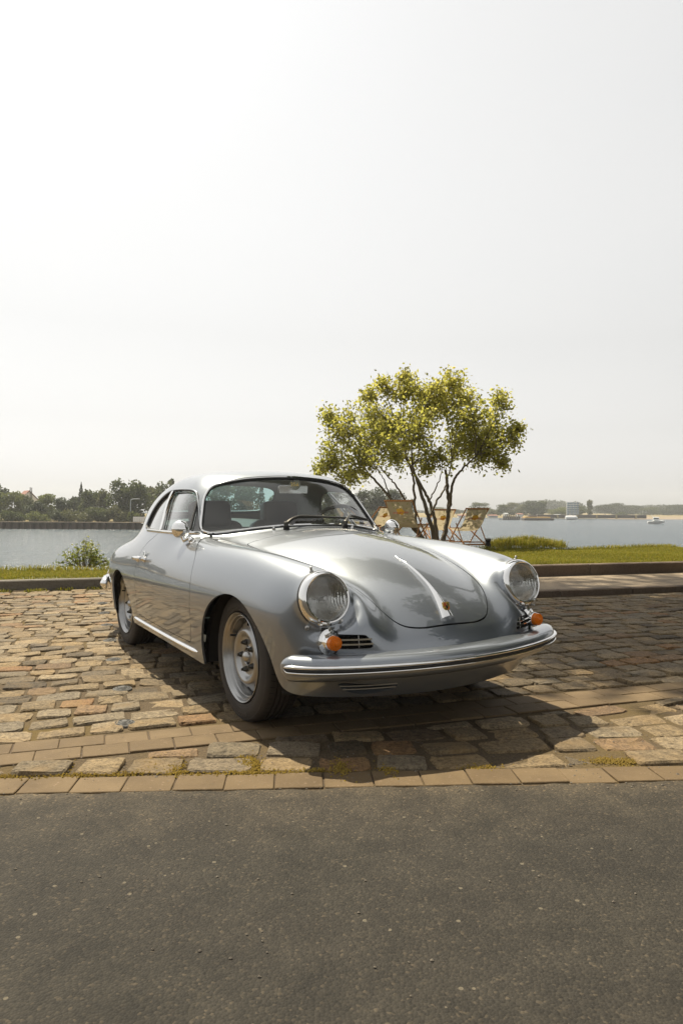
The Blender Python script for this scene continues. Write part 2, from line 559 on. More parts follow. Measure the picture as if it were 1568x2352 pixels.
M_bushleaf = leaf_mat('bush_leaves', (.10, .13, .025), (.19, .215, .045), (.27, .27, .075), .55)
M_farleaf = [leaf_mat('tree_leaves_green', (.045, .060, .020), (.078, .095, .030), (.12, .135, .045), .4),
             leaf_mat('tree_leaves_dark', (.030, .042, .020), (.050, .064, .028), (.075, .088, .038), .35),
             leaf_mat('tree_leaves_light', (.080, .098, .026), (.125, .145, .038), (.18, .185, .06), .45),
             leaf_mat('tree_leaves_olive', (.070, .076, .030), (.105, .112, .042), (.15, .145, .06), .4)]
def bark_mat():
    m, t, b = new_mat('bark')
    p = objco(t)
    n = noise(t, p, 18, 5, .65)
    t.links.new(mixc(t, n.outputs[0], (.065, .053, .034), (.16, .13, .085)), b.inputs['Base Color']); setp(b, rough=.9)
    bump(t, b, n.outputs[0], .6, .02)
    return m
M_bark = bark_mat()
def water_mat():
    m, t, b = new_mat('river_water')
    p = worldpos(t)
    mp = nd(t, 'ShaderNodeMapping'); mp.inputs['Scale'].default_value = (.55, 1.0, 1.0)
    t.links.new(p, mp.inputs[0])
    n1 = noise(t, mp.outputs[0], .9, 5, .6); n2 = noise(t, mp.outputs[0], 3.2, 4, .6); n3 = noise(t, mp.outputs[0], .06, 3)
    c = mixc(t, n3.outputs[0], (.022, .038, .050), (.034, .054, .068))
    t.links.new(c, b.inputs['Base Color']); setp(b, rough=.22, spec=.42, ior=1.33)
    h = mathn(t, 'ADD', n1.outputs[0], mathn(t, 'MULTIPLY', n2.outputs[0], .35))
    bump(t, b, h, 1.0, .55)
    return m
M_water = water_mat()
def land_mat():
    m, t, b = new_mat('bank_earth')
    p = worldpos(t)
    n = noise(t, p, .3, 5)
    t.links.new(mixc(t, n.outputs[0], (.16, .135, .06), (.24, .185, .10)), b.inputs['Base Color']); setp(b, rough=.95, spec=.1)
    return m
M_land = land_mat()
M_sand = simple('beach_sand', (.19, .145, .095), .95)
# ================================================================== THE GROUND
BA = R(18.5)
E1 = np.array([math.cos(BA), math.sin(BA)]); E2 = np.array([-math.sin(BA), math.cos(BA)])
def bay(p, q, z=0.0): 
    v = E1 * p + E2 * q
    return (float(v[0]), float(v[1]), z)
def road_y(x): return 2.466 + .0625 * x          # edge of the asphalt
WZ = -2.58                                       # river level
def sheet(name, pts, mat, **props):
    mb = MB(); mb.add(pts, [tuple(range(len(pts)))])
    return mb.build(name, mat, None, smooth=False, **props)

river = sheet('river', [(-3000, -800, WZ), (3000, -800, WZ), (3000, 4500, WZ), (-3000, 4500, WZ)], M_water, kind='structure')
# asphalt with a slightly uneven edge
xs = np.concatenate([np.linspace(-60, -6, 60, endpoint=False), np.linspace(-6, 6, 361), np.linspace(6, 60, 61)[1:]])
mb = MB()
edge = [(x, road_y(x) + (.007 * math.sin(x * 17) + .006 * math.sin(x * 41 + 2) + .004 * math.sin(x * 7.3) if abs(x) < 6 else 0), .004) for x in xs]
back = [(x, -60, .004) for x in xs]
mb.add(back + edge, [(i, i + 1, 481 + i + 1, 481 + i) for i in range(480)])
asphalt = mb.build('asphalt_road', M_asphalt, None, smooth=False, kind='structure')
# bed under stones and bricks
p0 = [(-60, road_y(-60) - .02, .0005), (60, road_y(60) - .02, .0005), bay(62, 9.2, .0005), bay(-62, 9.2, .0005)]
pave = sheet('cobbled_quay', p0, M_soil, kind='structure')

# ---- bricks
def brick_mesh(l, w, h=.05, bev=.0025, seed=0):
    mb = MB(); mb.box((0, 0, -h / 2), (l, w, h), None, bev)
    return mb.mesh('brick', False)
BR = [brick_mesh(.1745 - .002 * k, .139 - .002 * (k % 2)) for k in range(3)]
for b_ in BR: b_.materials.append(M_brick)
M_grout = kerb_mat('brick_grout', (.06, .041, .025), (.09, .062, .037))
edging = sheet('brick_edging', [(-8, road_y(-8) + .0, .002), (8, road_y(8) + .0, -.012), (8, road_y(8) + .15, .002), (-8, road_y(-8) + .15, .002)], M_grout, kind='structure')
ra = math.atan(.0625)
n_br = 0
for i in range(-44, 45):
    x = i * .177 + rng.uniform(-.002, .002) + .03
    o = put('brick', BR[i % 3], None, edging)
    o.location = (x, road_y(x) + .0735 + rng.uniform(-.005, .005), .0075 + rng.uniform(-.002, .002))
    o.rotation_euler = (rng.uniform(-.010, .010), rng.uniform(-.012, .012), ra + rng.uniform(-.018, .018))
B0, B1 = 2.93, 3.19
band = sheet('brick_band', [bay(-2, B0, .003), bay(6.0, B0, .003), bay(6.0, B1, .003), bay(-2, B1, .003)], M_grout, kind='structure')
BB = [brick_mesh(.1765 - .002 * k, .126) for k in range(3)]
for b_ in BB: b_.materials.append(M_brick)
for r_ in range(2):
    for i in range(-10, 32):
        p = i * .179 + r_ * .085 + rng.uniform(-.002, .002); q = B0 + .064 + r_ * .130 + rng.uniform(-.002, .002)
        v = bay(p, q)
        if v[1] < road_y(v[0]) + .21: continue
        o = put('brick', BB[(i + r_) % 3], None, band)
        o.location = (v[0], v[1], .0085 + rng.uniform(-.002, .002))
        o.rotation_euler = (rng.uniform(-.012, .012), rng.uniform(-.012, .012), BA + rng.uniform(-.008, .008))

# ---- cobbles
def cobble_geo(seed):
    r = np.random.default_rng(seed); n = 12
    a = np.linspace(0, 2 * np.pi, n, endpoint=False) + np.pi / n
    e = .27
    x = np.sign(np.cos(a)) * np.abs(np.cos(a))**e * .5; y = np.sign(np.sin(a)) * np.abs(np.sin(a))**e * .5
    x += r.normal(0, .016, n); y += r.normal(0, .026, n)
    V = [np.stack([x, y, np.full(n, -1.0)], 1), np.stack([x * .985, y * .97, r.normal(.02, .12, n)], 1)]
    k = .94 + r.normal(0, .018, n)
    V.append(np.stack([x * k, y * (k - .05), r.normal(.36, .11, n)], 1))
    V.append(np.array([[r.normal(0, .16), r.normal(0, .16), .40 + r.normal(0, .14)]]))
    V = np.concatenate(V)
    F = []
    for l in range(2):
        for i in range(n):
            j = (i + 1) % n
            F.append((l * n + i, l * n + j, (l + 1) * n + j, (l + 1) * n + i))
    F += [(2 * n + i, 2 * n + (i + 1) % n, 3 * n) for i in range(n)]
    return V, F
CG = [cobble_geo(100 + i) for i in range(18)]
CM = []
for V, F in CG:
    me = fast_mesh('cobble', V * [1, 1, .020], F, False); me.materials.append(M_stone); CM.append(me)
stones = []     # x, y, angle, length, width, height
row = 0; q = B1 + .012
while q < 8.93:
    w = rng.uniform(.142, .158)
    p = -8.0 + rng.uniform(0, .2)
    while p < 8.2:
        l = rng.choice([rng.uniform(.13, .17), rng.uniform(.17, .23), rng.uniform(.2, .26)])
        c, qq = p + l / 2, q + w / 2
        wob = .018 * math.sin(c * 1.3 + row * .2) + .012 * math.sin(c * 3.1 + 1)
        x, y, _ = bay(c, qq + wob)
        if not (c > 2.6 and qq > 6.72) :
            stones.append((x, y, BA + rng.gauss(0, .045), l - rng.uniform(.006, .020), w - rng.uniform(.006, .018), rng.gauss(0, .0035)))
        p += l
    q += w; row += 1
# irregular wedge between the brick edging and the band
for k in range(7):
    x = -2.2
    w = .165
    while x < 4.6:
        l = rng.uniform(.16, .30)
        yb = road_y(x + l / 2) + .155 + k * w
        xc = x + l / 2
        # band underside at this x
        top = (B0 + math.sin(BA) * xc) / math.cos(BA) - .012
        room = top - yb
        if room > .05 and k < 7:
            ww = min(w, room - .01)
            if .05 < ww:
                stones.append((xc, yb + ww / 2, ra + rng.gauss(0, .05) + .08 * k, l - rng.uniform(.012, .03), ww - .014, rng.gauss(-.002, .005)))
        x += l
def vis(s):
    x, y = s[0], s[1]
    if y < 1.5: return -1
    inside = abs(x) < .50 * y + .1
    # hidden under / behind the car
    dx, dy = x - .13, y - 3.624
    cx_, cy_ = dx * math.sin(.544) - dy * math.cos(.544), dx * math.cos(.544) + dy * math.sin(.544)
    hid = (-2.9 < cx_ < .3 and -.5 < cy_ < 3.6)
    return (1.0 if inside else .0001) * (.05 if hid else 1) * s[3] * s[4] / y**3
stones.sort(key=lambda s: -vis(s))
for s in stones[:300]:
    i = rng.randrange(18)
    o = put('cobble', CM[i], None, pave)
    o.location = (s[0], s[1], s[5] + .003); o.rotation_euler = (rng.gauss(0, .02), rng.gauss(0, .03), s[2] + (math.pi if rng.random() < .5 else 0)); o.scale = (s[3], s[4], 1)
Vs, Fs, Rs = [], [], []; n0 = 0
for s in stones[300:]:
    V, F = CG[rng.randrange(18)]
    c, sn = math.cos(s[2]), math.sin(s[2])
    X = V * [s[3], s[4], .020]
    X = np.stack([X[:, 0] * c - X[:, 1] * sn + s[0], X[:, 0] * sn + X[:, 1] * c + s[1], X[:, 2] + s[5] + .003], 1)
    Vs.append(X); Fs += [tuple(i + n0 for i in f) for f in F]; n0 += len(X); Rs += [rng.random()] * len(F)
me = fast_mesh('cobbles', np.concatenate(Vs), Fs, False)
at_ = me.attributes.new('rnd', 'FLOAT', 'FACE'); at_.data.foreach_set('value', np.array(Rs, np.float32))
put('cobbles', me, M_stone_s, pave, kind='stuff')

# ---- round steel parking studs let into the cobbles
def stud():
    o = empty('parking_stud')
    mb = MB()
    mb.lathe([(.052, -.01), (.052, .004), (.049, .008), (.044, .0095), (.040, .0125), (.036, .0105), (.031, .0115), (.027, .0155), (.022, .0135), (.017, .0145), (.013, .0185), (.009, .018), (1e-4, .0185)], 40)
    mb.build('dome', M_stud, o, sharp=25)
    sl = MB()
    for r_, n_, z_ in ((.0385, 7, .0125), (.0245, 5, .0156)):
        for k in range(n_):
            a = np.linspace(2 * np.pi * k / n_, 2 * np.pi * (k + .62) / n_, 7)
            V = np.concatenate([np.stack([(r_ + d) * np.cos(a), (r_ + d) * np.sin(a), np.full(7, z_)], 1) for d in (-.0028, .0028)])
            sl.add(V, [(i, i + 1, 8 + i, 7 + i) for i in range(6)])
    sl.build('slots', M_black, o, smooth=False, kind='stuff')
    return o
M_stud = kerb_mat('weathered_steel', (.10, .097, .09), (.15, .145, .137))
sp = [(-.98, 3.18), (-1.18, 3.79), (-1.46, 4.51), (-1.70, 5.17), (-1.95, 5.84), (-2.20, 6.51), (-2.44, 7.18), (-2.70, 7.92)]
nth = ['nearest to the brick band', 'second from the brick band', 'third from the brick band', 'fourth from the brick band', 'fifth from the brick band', 'sixth from the brick band', 'seventh from the brick band', 'farthest from the brick band, near the kerb']
s0 = stud()
for i, (x, y) in enumerate(sp):
    o = s0 if i == 0 else copy_tree(s0)
    o.location = (x, y, .003); o.rotation_euler = (0, 0, rng.uniform(0, 6))
    o['label'] = 'round grey steel stud in the cobbles, ' + nth[i]; o['category'] = 'stud'; o['group'] = 'steel studs marking the parking bay'

# ---- kerb wall on the left, brown wall and sidewalk on the right
KQ, KR = 8.95, 8.30
def wall(name, p0, p1, q, z0, z1, depth, length, mat, label, cat):
    o = empty(name, bay((p0 + p1) / 2, q, z0), BA)
    o['label'] = label; o['category'] = cat
    n_ = int(round((p1 - p0) / length)); L = (p1 - p0) / n_
    mb = MB(); mb.box((0, 0, 0), (L - .008, depth, z1 - z0 + .12), None, .012); me = mb.mesh('kerb_stone', False); me.materials.append(mat)
    for i in range(n_):
        c = put('kerb_stone', me, None, o)
        c.location = ((i + .5) * L - (p1 - p0) / 2, depth / 2 + rng.uniform(-.004, .004), (z1 - z0 - .12) / 2 + rng.uniform(-.003, .003))
        c.rotation_euler = (0, 0, rng.uniform(-.003, .003))
    return o
wall('kerb_wall', -24, 3.0, KQ, 0, .13, .14, 1.5, M_kerb, 'long low grey concrete kerb between the cobbles and the left-hand grass', 'kerb')
wall('kerb_wall', 3.0, 24, KR, .07, .225, .16, 1.75, M_kerbr, 'low brown kerb wall between the sidewalk and the right-hand grass', 'kerb')
wall('sidewalk_kerb', 2.9, 24, 6.78, 0, .075, .13, 1.0, M_kerbr, 'low dark kerb along the front edge of the sidewalk on the right', 'kerb')
sheet('sidewalk', [bay(2.9, 6.90, .068), bay(24, 6.90, .068), bay(24, KR + .02, .068), bay(2.9, KR + .02, .068)], M_pave, kind='structure')
mb = MB(); mb.add([bay(2.9, 6.85, -.02), bay(2.9, KR + .5, -.02), bay(2.9, KR + .5, .068), bay(2.9, 6.85, .068)], [(0, 1, 2, 3)]); mb.build('sidewalk_edge', M_kerbr, None, smooth=False, kind='structure')

# ---- lawn: gently rolling sheet from the kerbs to the river bank
def sig(v): return 1 / (1 + math.exp(-max(-40, min(40, v))))
def lawn_z(p, q):
    t = sig((p - 3.0) * 3)
    far = 10.5 + 1.6 * t
    base = .115 * (1 - t) + .200 * t
    q0 = KQ * (1 - t) + KR * t
    drop = max(0, (q - q0) / (far - q0))
    return base - .03 * drop**2 + .015 * math.sin(p * 1.9 + q) * (1 if q > q0 + .3 else 0)
def lawn_far(p):
    t = sig((p - 3.0) * 3)
    return 10.5 + 1.75 * t + .12 * math.sin(p * 1.1) + .06 * math.sin(p * 3.3)
ps = np.linspace(-26, 26, 209); mb = MB(); rows = 14
V = []
for p in ps:
    t = sig((p - 3.0) * 40); q0 = (KQ + .13) * (1 - t) + (KR + .15) * t
    for k in range(rows):
        q = q0 + (lawn_far(p) - q0) * k / (rows - 1)
        V.append(bay(p, q, lawn_z(p, q)))
mb.add(V, [(i * rows + k, (i + 1) * rows + k, (i + 1) * rows + k + 1, i * rows + k + 1) for i in range(208) for k in range(rows - 1)])
M_turf = leaf_mat('turf', (.07, .075, .018), (.09, .095, .02), (.10, .10, .02), 0.0)
mb.build('lawn', M_turf, None, kind='structure')
mb = MB(); V = []
for p in ps:
    f = lawn_far(p)
    for dq, z in ((0, lawn_z(p, f)), (.25, lawn_z(p, f) - .12), (2.5, -1.3), (5.5, WZ - .6)):
        V.append(bay(p, f + dq, z))
mb.add(V, [(i * 4 + k, (i + 1) * 4 + k, (i + 1) * 4 + k + 1, i * 4 + k + 1) for i in range(208) for k in range(3)])
mb.build('river_bank', M_land, None, kind='structure')

# ---- grass blades
def blades(pts, hmin, hmax, wid, lean=.5, name='grass', mat=None, seed=1, parent=None, **props):
    r = np.random.default_rng(seed); n = len(pts); P = np.asarray(pts, float)
    a = r.uniform(0, 2 * np.pi, n); h = r.uniform(hmin, hmax, n)[:, None]
    d = np.stack([np.cos(a), np.sin(a), 0 * a], 1); l = np.stack([np.cos(a + 1.3), np.sin(a + 1.3), 0 * a], 1) * r.uniform(0, lean, n)[:, None]
    up = np.array([0, 0, 1.0])
    V = np.stack([P - d * wid, P + d * wid, P + (up * .55 + l * .35) * h + d * wid * .8, P + (up * .55 + l * .35) * h - d * wid * .8, P + (up * (1 - .2 * lean) + l) * h], 1).reshape(-1, 3)
    i0 = np.arange(n) * 5
    T = np.concatenate([np.stack([i0, i0 + 1, i0 + 2], 1), np.stack([i0, i0 + 2, i0 + 3], 1), np.stack([i0 + 3, i0 + 2, i0 + 4], 1)])
    me = fast_mesh(name, V, T, False)
    rv = r.random(n); at_ = me.attributes.new('rnd', 'FLOAT', 'FACE'); at_.data.foreach_set('value', np.tile(rv, 3).astype(np.float32))
    return put(name, me, mat or M_grass, parent, **props)
pts = []
r = np.random.default_rng(5)
for _ in range(260000):
    p, q = r.uniform(-4.5, 12), r.uniform(8.3, 12.6)
    t = 1 if p > 3 else 0
    q0 = (KR + .16) if t else (KQ + .14)
    if q < q0 or q > lawn_far(p) + .15: continue
    x, y, _ = bay(p, q)
    if abs(x) > .52 * y + .5: continue
    if -1.9 < x < 1.9 and r.random() < .5: continue
    pts.append((x, y, lawn_z(p, min(q, lawn_far(p))) - .004))
blades(pts, .018, .052, .0045, .8, 'grass', seed=2, kind='stuff')
# longer unmown fringe on the river side
pts = []
for _ in range(9000):
    p = r.uniform(-4.5, 12); q = lawn_far(p) + r.normal(.05, .10)
    x, y, _ = bay(p, q)
    if abs(x) > .52 * y + .5: continue
    pts.append((x, y, lawn_z(p, lawn_far(p)) - .03))
blades(pts, .06, .17, .006, .8, 'grass_fringe', seed=3, kind='stuff')
# overgrown mound of long grass right of the deckchairs
pts = []
mc = on_z(1205, 1256, .17)
for _ in range(4200):
    a = r.uniform(0, 2 * np.pi); rr = math.sqrt(r.random())
    dx, dy = rr * math.cos(a) * .85 + r.normal(0, .06), rr * math.sin(a) * .55
    pts.append((mc.x + dx, mc.y + dy, .165 + .085 * (1 - rr * rr) * (1 + .7 * math.sin(dx * 9 + 2 * math.sin(dy * 5)))))
blades(pts, .04, .22, .006, 1.1, 'long_grass', seed=4, kind='stuff')
# weeds at the foot of the left kerb
pts = []
for _ in range(60):
    p, q = r.uniform(-3, 1.2), KQ - abs(r.normal(.03, .05))
    for _k in range(int(r.integers(8, 34))):
        x, y, _ = bay(p + r.normal(0, .05), q + r.normal(0, .025)); pts.append((x, y, 0.0))
blades(pts, .02, .07, .005, 1.0, 'kerb_weeds', seed=6, kind='stuff')

# ---- moss in the joints
M_moss = leaf_mat('yellow_moss', (.15, .10, .014), (.23, .15, .018), (.28, .20, .03), .15)
pts = []
def moss_patch(x, y, sx, sy, n_, ang=ra):
    for _ in range(n_):
        a, b = r.normal(0, sx), r.normal(0, sy)
        pts.append((x + a * math.cos(ang) - b * math.sin(ang), y + a * math.sin(ang) + b * math.cos(ang)))
for x in np.arange(-1.35, -.05, .045):
    if r.random() < .75: moss_patch(x, road_y(x) + .158 + .01 * r.normal(), .03, .010, int(r.integers(30, 190)))
for x, dy in ((-1.05, .23), (-.72, .26), (-.62, .22), (-.36, .27), (-.33, .22), (.0, .18), (.18, .165)): moss_patch(x, road_y(x) + dy, .018, .04, 330)
for x, dy in ((.52, .17), (1.05, .22), (1.12, .20)): moss_patch(x, road_y(x) + dy, .04, .015, 330)
mb = MB(); Vm, Fm = [], []
for x, y in pts:
    s_ = r.uniform(.002, .0055); z = .000 + r.uniform(0, .010)
    b = len(Vm)
    Vm += [(x + s_, y, z), (x, y + s_, z), (x - s_, y, z), (x, y - s_, z), (x, y, z + s_ * .9)]
    Fm += [(b, b + 1, b + 4), (b + 1, b + 2, b + 4), (b + 2, b + 3, b + 4), (b + 3, b, b + 4)]
me = fast_mesh('moss', Vm, Fm, False); at_ = me.attributes.new('rnd', 'FLOAT', 'FACE'); at_.data.foreach_set('value', np.repeat(r.random(len(pts)), 4).astype(np.float32))
put('moss', me, M_moss, pave, kind='stuff')
# grit and small pebbles lying about
M_grit = kerb_mat('grit', (.10, .085, .07), (.22, .19, .15))
Vm, Fm = [], []
for _ in range(900):
    x = r.uniform(-2, 2.2); y = road_y(x) + abs(r.normal(0, .5)) - .05 if r.random() < .85 else r.uniform(1.2, 2.5)
    s_ = r.uniform(.0015, .005) * (1.8 if r.random() < .05 else 1); b = len(Vm)
    for a in range(5): Vm.append((x + s_ * math.cos(a * 1.257), y + s_ * math.sin(a * 1.257) * .8, .006))
    Vm.append((x, y, .006 + s_ * .8)); Fm += [(b + a, b + (a + 1) % 5, b + 5) for a in range(5)]
put('grit', fast_mesh('grit', Vm, Fm, False), M_grit, None, kind='stuff')
# ================================================================== THE CAR
TH = 0.54417
car = empty('vintage_coupe', (.13045, 3.62445, .004), TH - math.pi / 2)
car.rotation_euler = (.0085, 0, TH - math.pi / 2)
car['label'] = 'silver two-door vintage coupe with round headlights and chrome-striped bumper parked on the cobblestones'
car['category'] = 'car'

class Spl:
    """natural cubic spline"""
    def __init__(s, pts):
        pts = sorted(pts); x = np.array([p[0] for p in pts], float); y = np.array([p[1] for p in pts], float)
        n = len(x); h = np.diff(x); A = np.zeros((n, n)); b = np.zeros(n); A[0, 0] = A[-1, -1] = 1
        for i in range(1, n - 1):
            A[i, i - 1] = h[i - 1]; A[i, i] = 2 * (h[i - 1] + h[i]); A[i, i + 1] = h[i]
            b[i] = 6 * ((y[i + 1] - y[i]) / h[i] - (y[i] - y[i - 1]) / h[i - 1])
        s.m = np.linalg.solve(A, b); s.x = x; s.y = y; s.h = h
        s.d0 = (y[1] - y[0]) / h[0] - h[0] * (2 * s.m[0] + s.m[1]) / 6
        s.d1 = (y[-1] - y[-2]) / h[-1] + h[-1] * (s.m[-2] + 2 * s.m[-1]) / 6
    def __call__(s, q):
        q = np.asarray(q, float); i = np.clip(np.searchsorted(s.x, q) - 1, 0, len(s.h) - 1)
        h = s.h[i]; a = (s.x[i + 1] - q) / h; b = (q - s.x[i]) / h
        v = a * s.y[i] + b * s.y[i + 1] + ((a**3 - a) * s.m[i] + (b**3 - b) * s.m[i + 1]) * h * h / 6
        v = np.where(q < s.x[0], s.y[0] + (q - s.x[0]) * s.d0, v)
        return np.where(q > s.x[-1], s.y[-1] + (q - s.x[-1]) * s.d1, v)
def smax(a, b, k):
    h = np.maximum(k - np.abs(a - b), 0) / k
    return np.maximum(a, b) + h * h * h * k / 6
def smin(a, b, k): return -smax(-a, -b, k)
def sstep(x, a, b):
    t = np.clip((x - a) / (b - a), 0, 1); return t * t * (3 - 2 * t)
Hc = Spl([(-3.2, .42), (-3.0, .55), (-2.7, .70), (-2.4, .80), (-2.0, .86), (-1.5, .88), (-1.0, .885), (-.54, .882), (-.2, .855), (.1, .805), (.256, .76), (.45, .675), (.664, .52), (.8, .38)])
Hcc = Spl([(-3, .25), (-1, .2), (-.6, .25), (-.4, .35), (0, .42), (.3, .48), (.6, .40), (.8, .3)])
Fz = Spl([(-3.2, .25), (-2.9, .48), (-2.7, .59), (-2.4, .685), (-2.1, .745), (-1.8, .80), (-1.4, .838), (-1.0, .833), (-.6, .82), (-.2, .804), (0, .794), (.2, .776), (.39, .753), (.5, .733), (.7, .62)])
yF = Spl([(-3, .40), (-2.5, .51), (-2.1, .57), (-1.2, .62), (-.5, .63), (0, .615), (.5, .557), (.8, .55)])
Rf = Spl([(-3, .2), (-2, .25), (-1, .3), (-.5, .25), (0, .18), (.5, .15), (.8, .15)])
Wd = Spl([(-3.2, .25), (-3.0, .50), (-2.7, .66), (-2.4, .745), (-2.1, .778), (-1.7, .793), (-1.25, .80), (-.8, .80), (-.3, .785), (0, .765), (.25, .745), (.45, .715), (.6, .67), (.8, .58)])
Sz = Spl([(.1, -.10), (.15, -.065), (.25, -.033), (.4, -.012), (.52, 0), (.65, -.012), (.75, -.04), (.85, -.09), (1.0, -.2)])
Nx = Spl([(.1, .56), (.15, .62), (.25, .70), (.35, .735), (.45, .745), (.55, .74), (.7, .73), (.9, .7)])
Tx = Spl([(.1, -2.85), (.25, -3.0), (.4, -3.06), (.55, -3.06), (.8, -3.0)])
Rc = Spl([(-.4, .9), (-.83, 1.176), (-1.0, 1.214), (-1.3, 1.236), (-1.6, 1.213), (-1.9, 1.140), (-2.1, 1.06), (-2.4, .88), (-2.8, .6)])
Cs = Spl([(0, .45), (.6, .665), (.78, .70), (.86, .688), (1.0, .635), (1.17, .527), (1.3, .44)])
HLc = np.array([.5445, .553, .622]); HLd = np.array([.978, -.004, .209]); HLd /= np.linalg.norm(HLd); HLr = .1135
def body_f(X):
    x = X[..., 0]; y = X[..., 1]; z = X[..., 2]
    a = np.sqrt(y * y + 1e-8)
    top = smax(Hc(x) - Hcc(x) * a * a, Fz(x) - (a - yF(x))**2 / (2 * Rf(x)), .06 + .18 * sstep(x, 0, .7))
    fz = (z - top) * .93
    fs = a - (Wd(x) + Sz(z))
    fn = x - (Nx(z) - .42 * a * a)
    ft = Tx(z) + .30 * a * a - x
    low = smax(smax(smax(fz, fs, .17), fn, .27), ft, .3)
    q = np.stack([x - HLc[0], a - HLc[1], z - HLc[2]], -1); t = q @ HLd
    rr = np.sqrt(np.maximum((q * q).sum(-1) - t * t, 1e-9))
    low = smax(low, smin(t + .020, .140 - rr, .06), .09)
    hl = np.maximum(smax(rr - (HLr + .12 * t), t, .015), -t - .3)
    low = smin(low, hl, .07)
    roof = (z - (Rc(x) - .16 * a * a)) * .85
    side = (a - (Cs(z) - .22 * np.maximum(-1.35 - x, 0)**2)) * .9
    ws = (x - (-.542 - 1.02 * (z - .892) + .12 * (z - .892)**2 - .8 * a * a)) * .68
    cab = smax(smax(roof, side, .14), ws, .12)
    return smin(low, cab, .05 + .10 * sstep(-x, .7, 1.2))
def body_g(X, e=2e-4):
    g = np.zeros_like(X)
    for i in range(3):
        d = np.zeros(3); d[i] = e
        g[:, i] = (body_f(X + d) - body_f(X - d)) / (2 * e)
    return g
def body_n(X):
    g = body_g(X); return g / (np.linalg.norm(g, axis=1, keepdims=True) + 1e-12)
def body_proj(X, it=4):
    X = np.array(X, float)
    for _ in range(it):
        g = body_g(X); f = body_f(X)
        st = f[:, None] * g / ((g * g).sum(1, keepdims=True) + 1e-9)
        l = np.linalg.norm(st, axis=1, keepdims=True)
        X = X - st * np.minimum(1, .02 / (l + 1e-12))
    return X
def ray_body(p, d, tmax=1.5):
    """first point of the body along p + t d"""
    p = np.array(p, float); d = np.array(d, float); d /= np.linalg.norm(d)
    t = 0.0
    for _ in range(200):
        v = float(body_f((p + d * t)[None])[0])
        if abs(v) < 1e-5: break
        t += v * .7
        if t > tmax: break
    q = p + d * t
    return q, body_n(q[None])[0]
def side_pt(x, z, s=-1):  return ray_body((x, s * 1.2, z), (0, -s, 0))
def front_pt(y, z):       return ray_body((1.4, y, z), (-1, 0, 0))
def top_pt(x, y):         return ray_body((x, y, 1.6), (0, 0, -1))

def surface_net():
    h = .0135
    xs = np.arange(-3.22, .86, h); ys = (np.arange(-70, 71) + .0) * h; zs = np.arange(.13, 1.34, h)
    half = ys >= -1e-9
    yh = ys[half]
    V = np.empty((len(xs), len(yh), len(zs)))
    for i0 in range(0, len(xs), 40):
        X = np.stack(np.meshgrid(xs[i0:i0 + 40], yh, zs, indexing='ij'), -1)
        V[i0:i0 + 40] = body_f(X)
    V = np.concatenate([V[:, :0:-1], V], 1)
    nx, ny, nz = V.shape
    S = V < 0
    cn = np.zeros((nx - 1, ny - 1, nz - 1)); cp = np.zeros(cn.shape + (3,))
    for ax in range(3):
        a = [slice(None)] * 3; b = [slice(None)] * 3
        a[ax] = slice(None, -1); b[ax] = slice(1, None)
        va, vb = V[tuple(a)], V[tuple(b)]
        cr = S[tuple(a)] != S[tuple(b)]
        I = np.argwhere(cr)
        t = va[cr] / (va[cr] - vb[cr])
        p = I.astype(float); p[:, ax] += t
        o1, o2 = [k for k in range(3) if k != ax]
        for d1 in (0, -1):
            for d2 in (0, -1):
                c = I.copy(); c[:, o1] += d1; c[:, o2] += d2
                ok = (c >= 0).all(1) & (c < np.array(cn.shape)).all(1)
                np.add.at(cn, tuple(c[ok].T), 1); np.add.at(cp, tuple(c[ok].T), p[ok])
    act = cn > 0
    idx = -np.ones(cn.shape, int); idx[act] = np.arange(act.sum())
    P = cp[act] / cn[act][:, None]
    P = P * h + np.array([xs[0], ys[0], zs[0]])
    Q = []
    for ax in range(3):
        a = [slice(None)] * 3; b = [slice(None)] * 3
        a[ax] = slice(None, -1); b[ax] = slice(1, None)
        cr = S[tuple(a)] != S[tuple(b)]
        I = np.argwhere(cr)
        o1, o2 = [k for k in range(3) if k != ax]
        ok = (I[:, o1] > 0) & (I[:, o2] > 0) & (I[:, o1] < cn.shape[o1]) & (I[:, o2] < cn.shape[o2])
        I = I[ok]
        q = []
        for d1, d2 in ((0, 0), (-1, 0), (-1, -1), (0, -1)):
            c = I.copy(); c[:, o1] += d1; c[:, o2] += d2
            q.append(idx[tuple(c.T)])
        Q.append(np.stack(q, 1))
    Q = np.concatenate(Q)
    Q = Q[(Q >= 0).all(1)]
    P = body_proj(P, 5)
    d1 = np.linalg.norm(P[Q[:, 0]] - P[Q[:, 2]], axis=1); d2 = np.linalg.norm(P[Q[:, 1]] - P[Q[:, 3]], axis=1)
    s = d1 < d2
    T = np.concatenate([Q[s][:, [0, 1, 2]], Q[s][:, [0, 2, 3]], Q[~s][:, [0, 1, 3]], Q[~s][:, [1, 2, 3]]])
    N = body_n(P)
    fn = np.cross(P[T[:, 1]] - P[T[:, 0]], P[T[:, 2]] - P[T[:, 0]])
    ar = np.linalg.norm(fn, axis=1)
    fl = (fn * N[T].mean(1)).sum(1) < 0
    T[fl] = T[fl][:, ::-1]
    return P, T[ar > 1e-10]

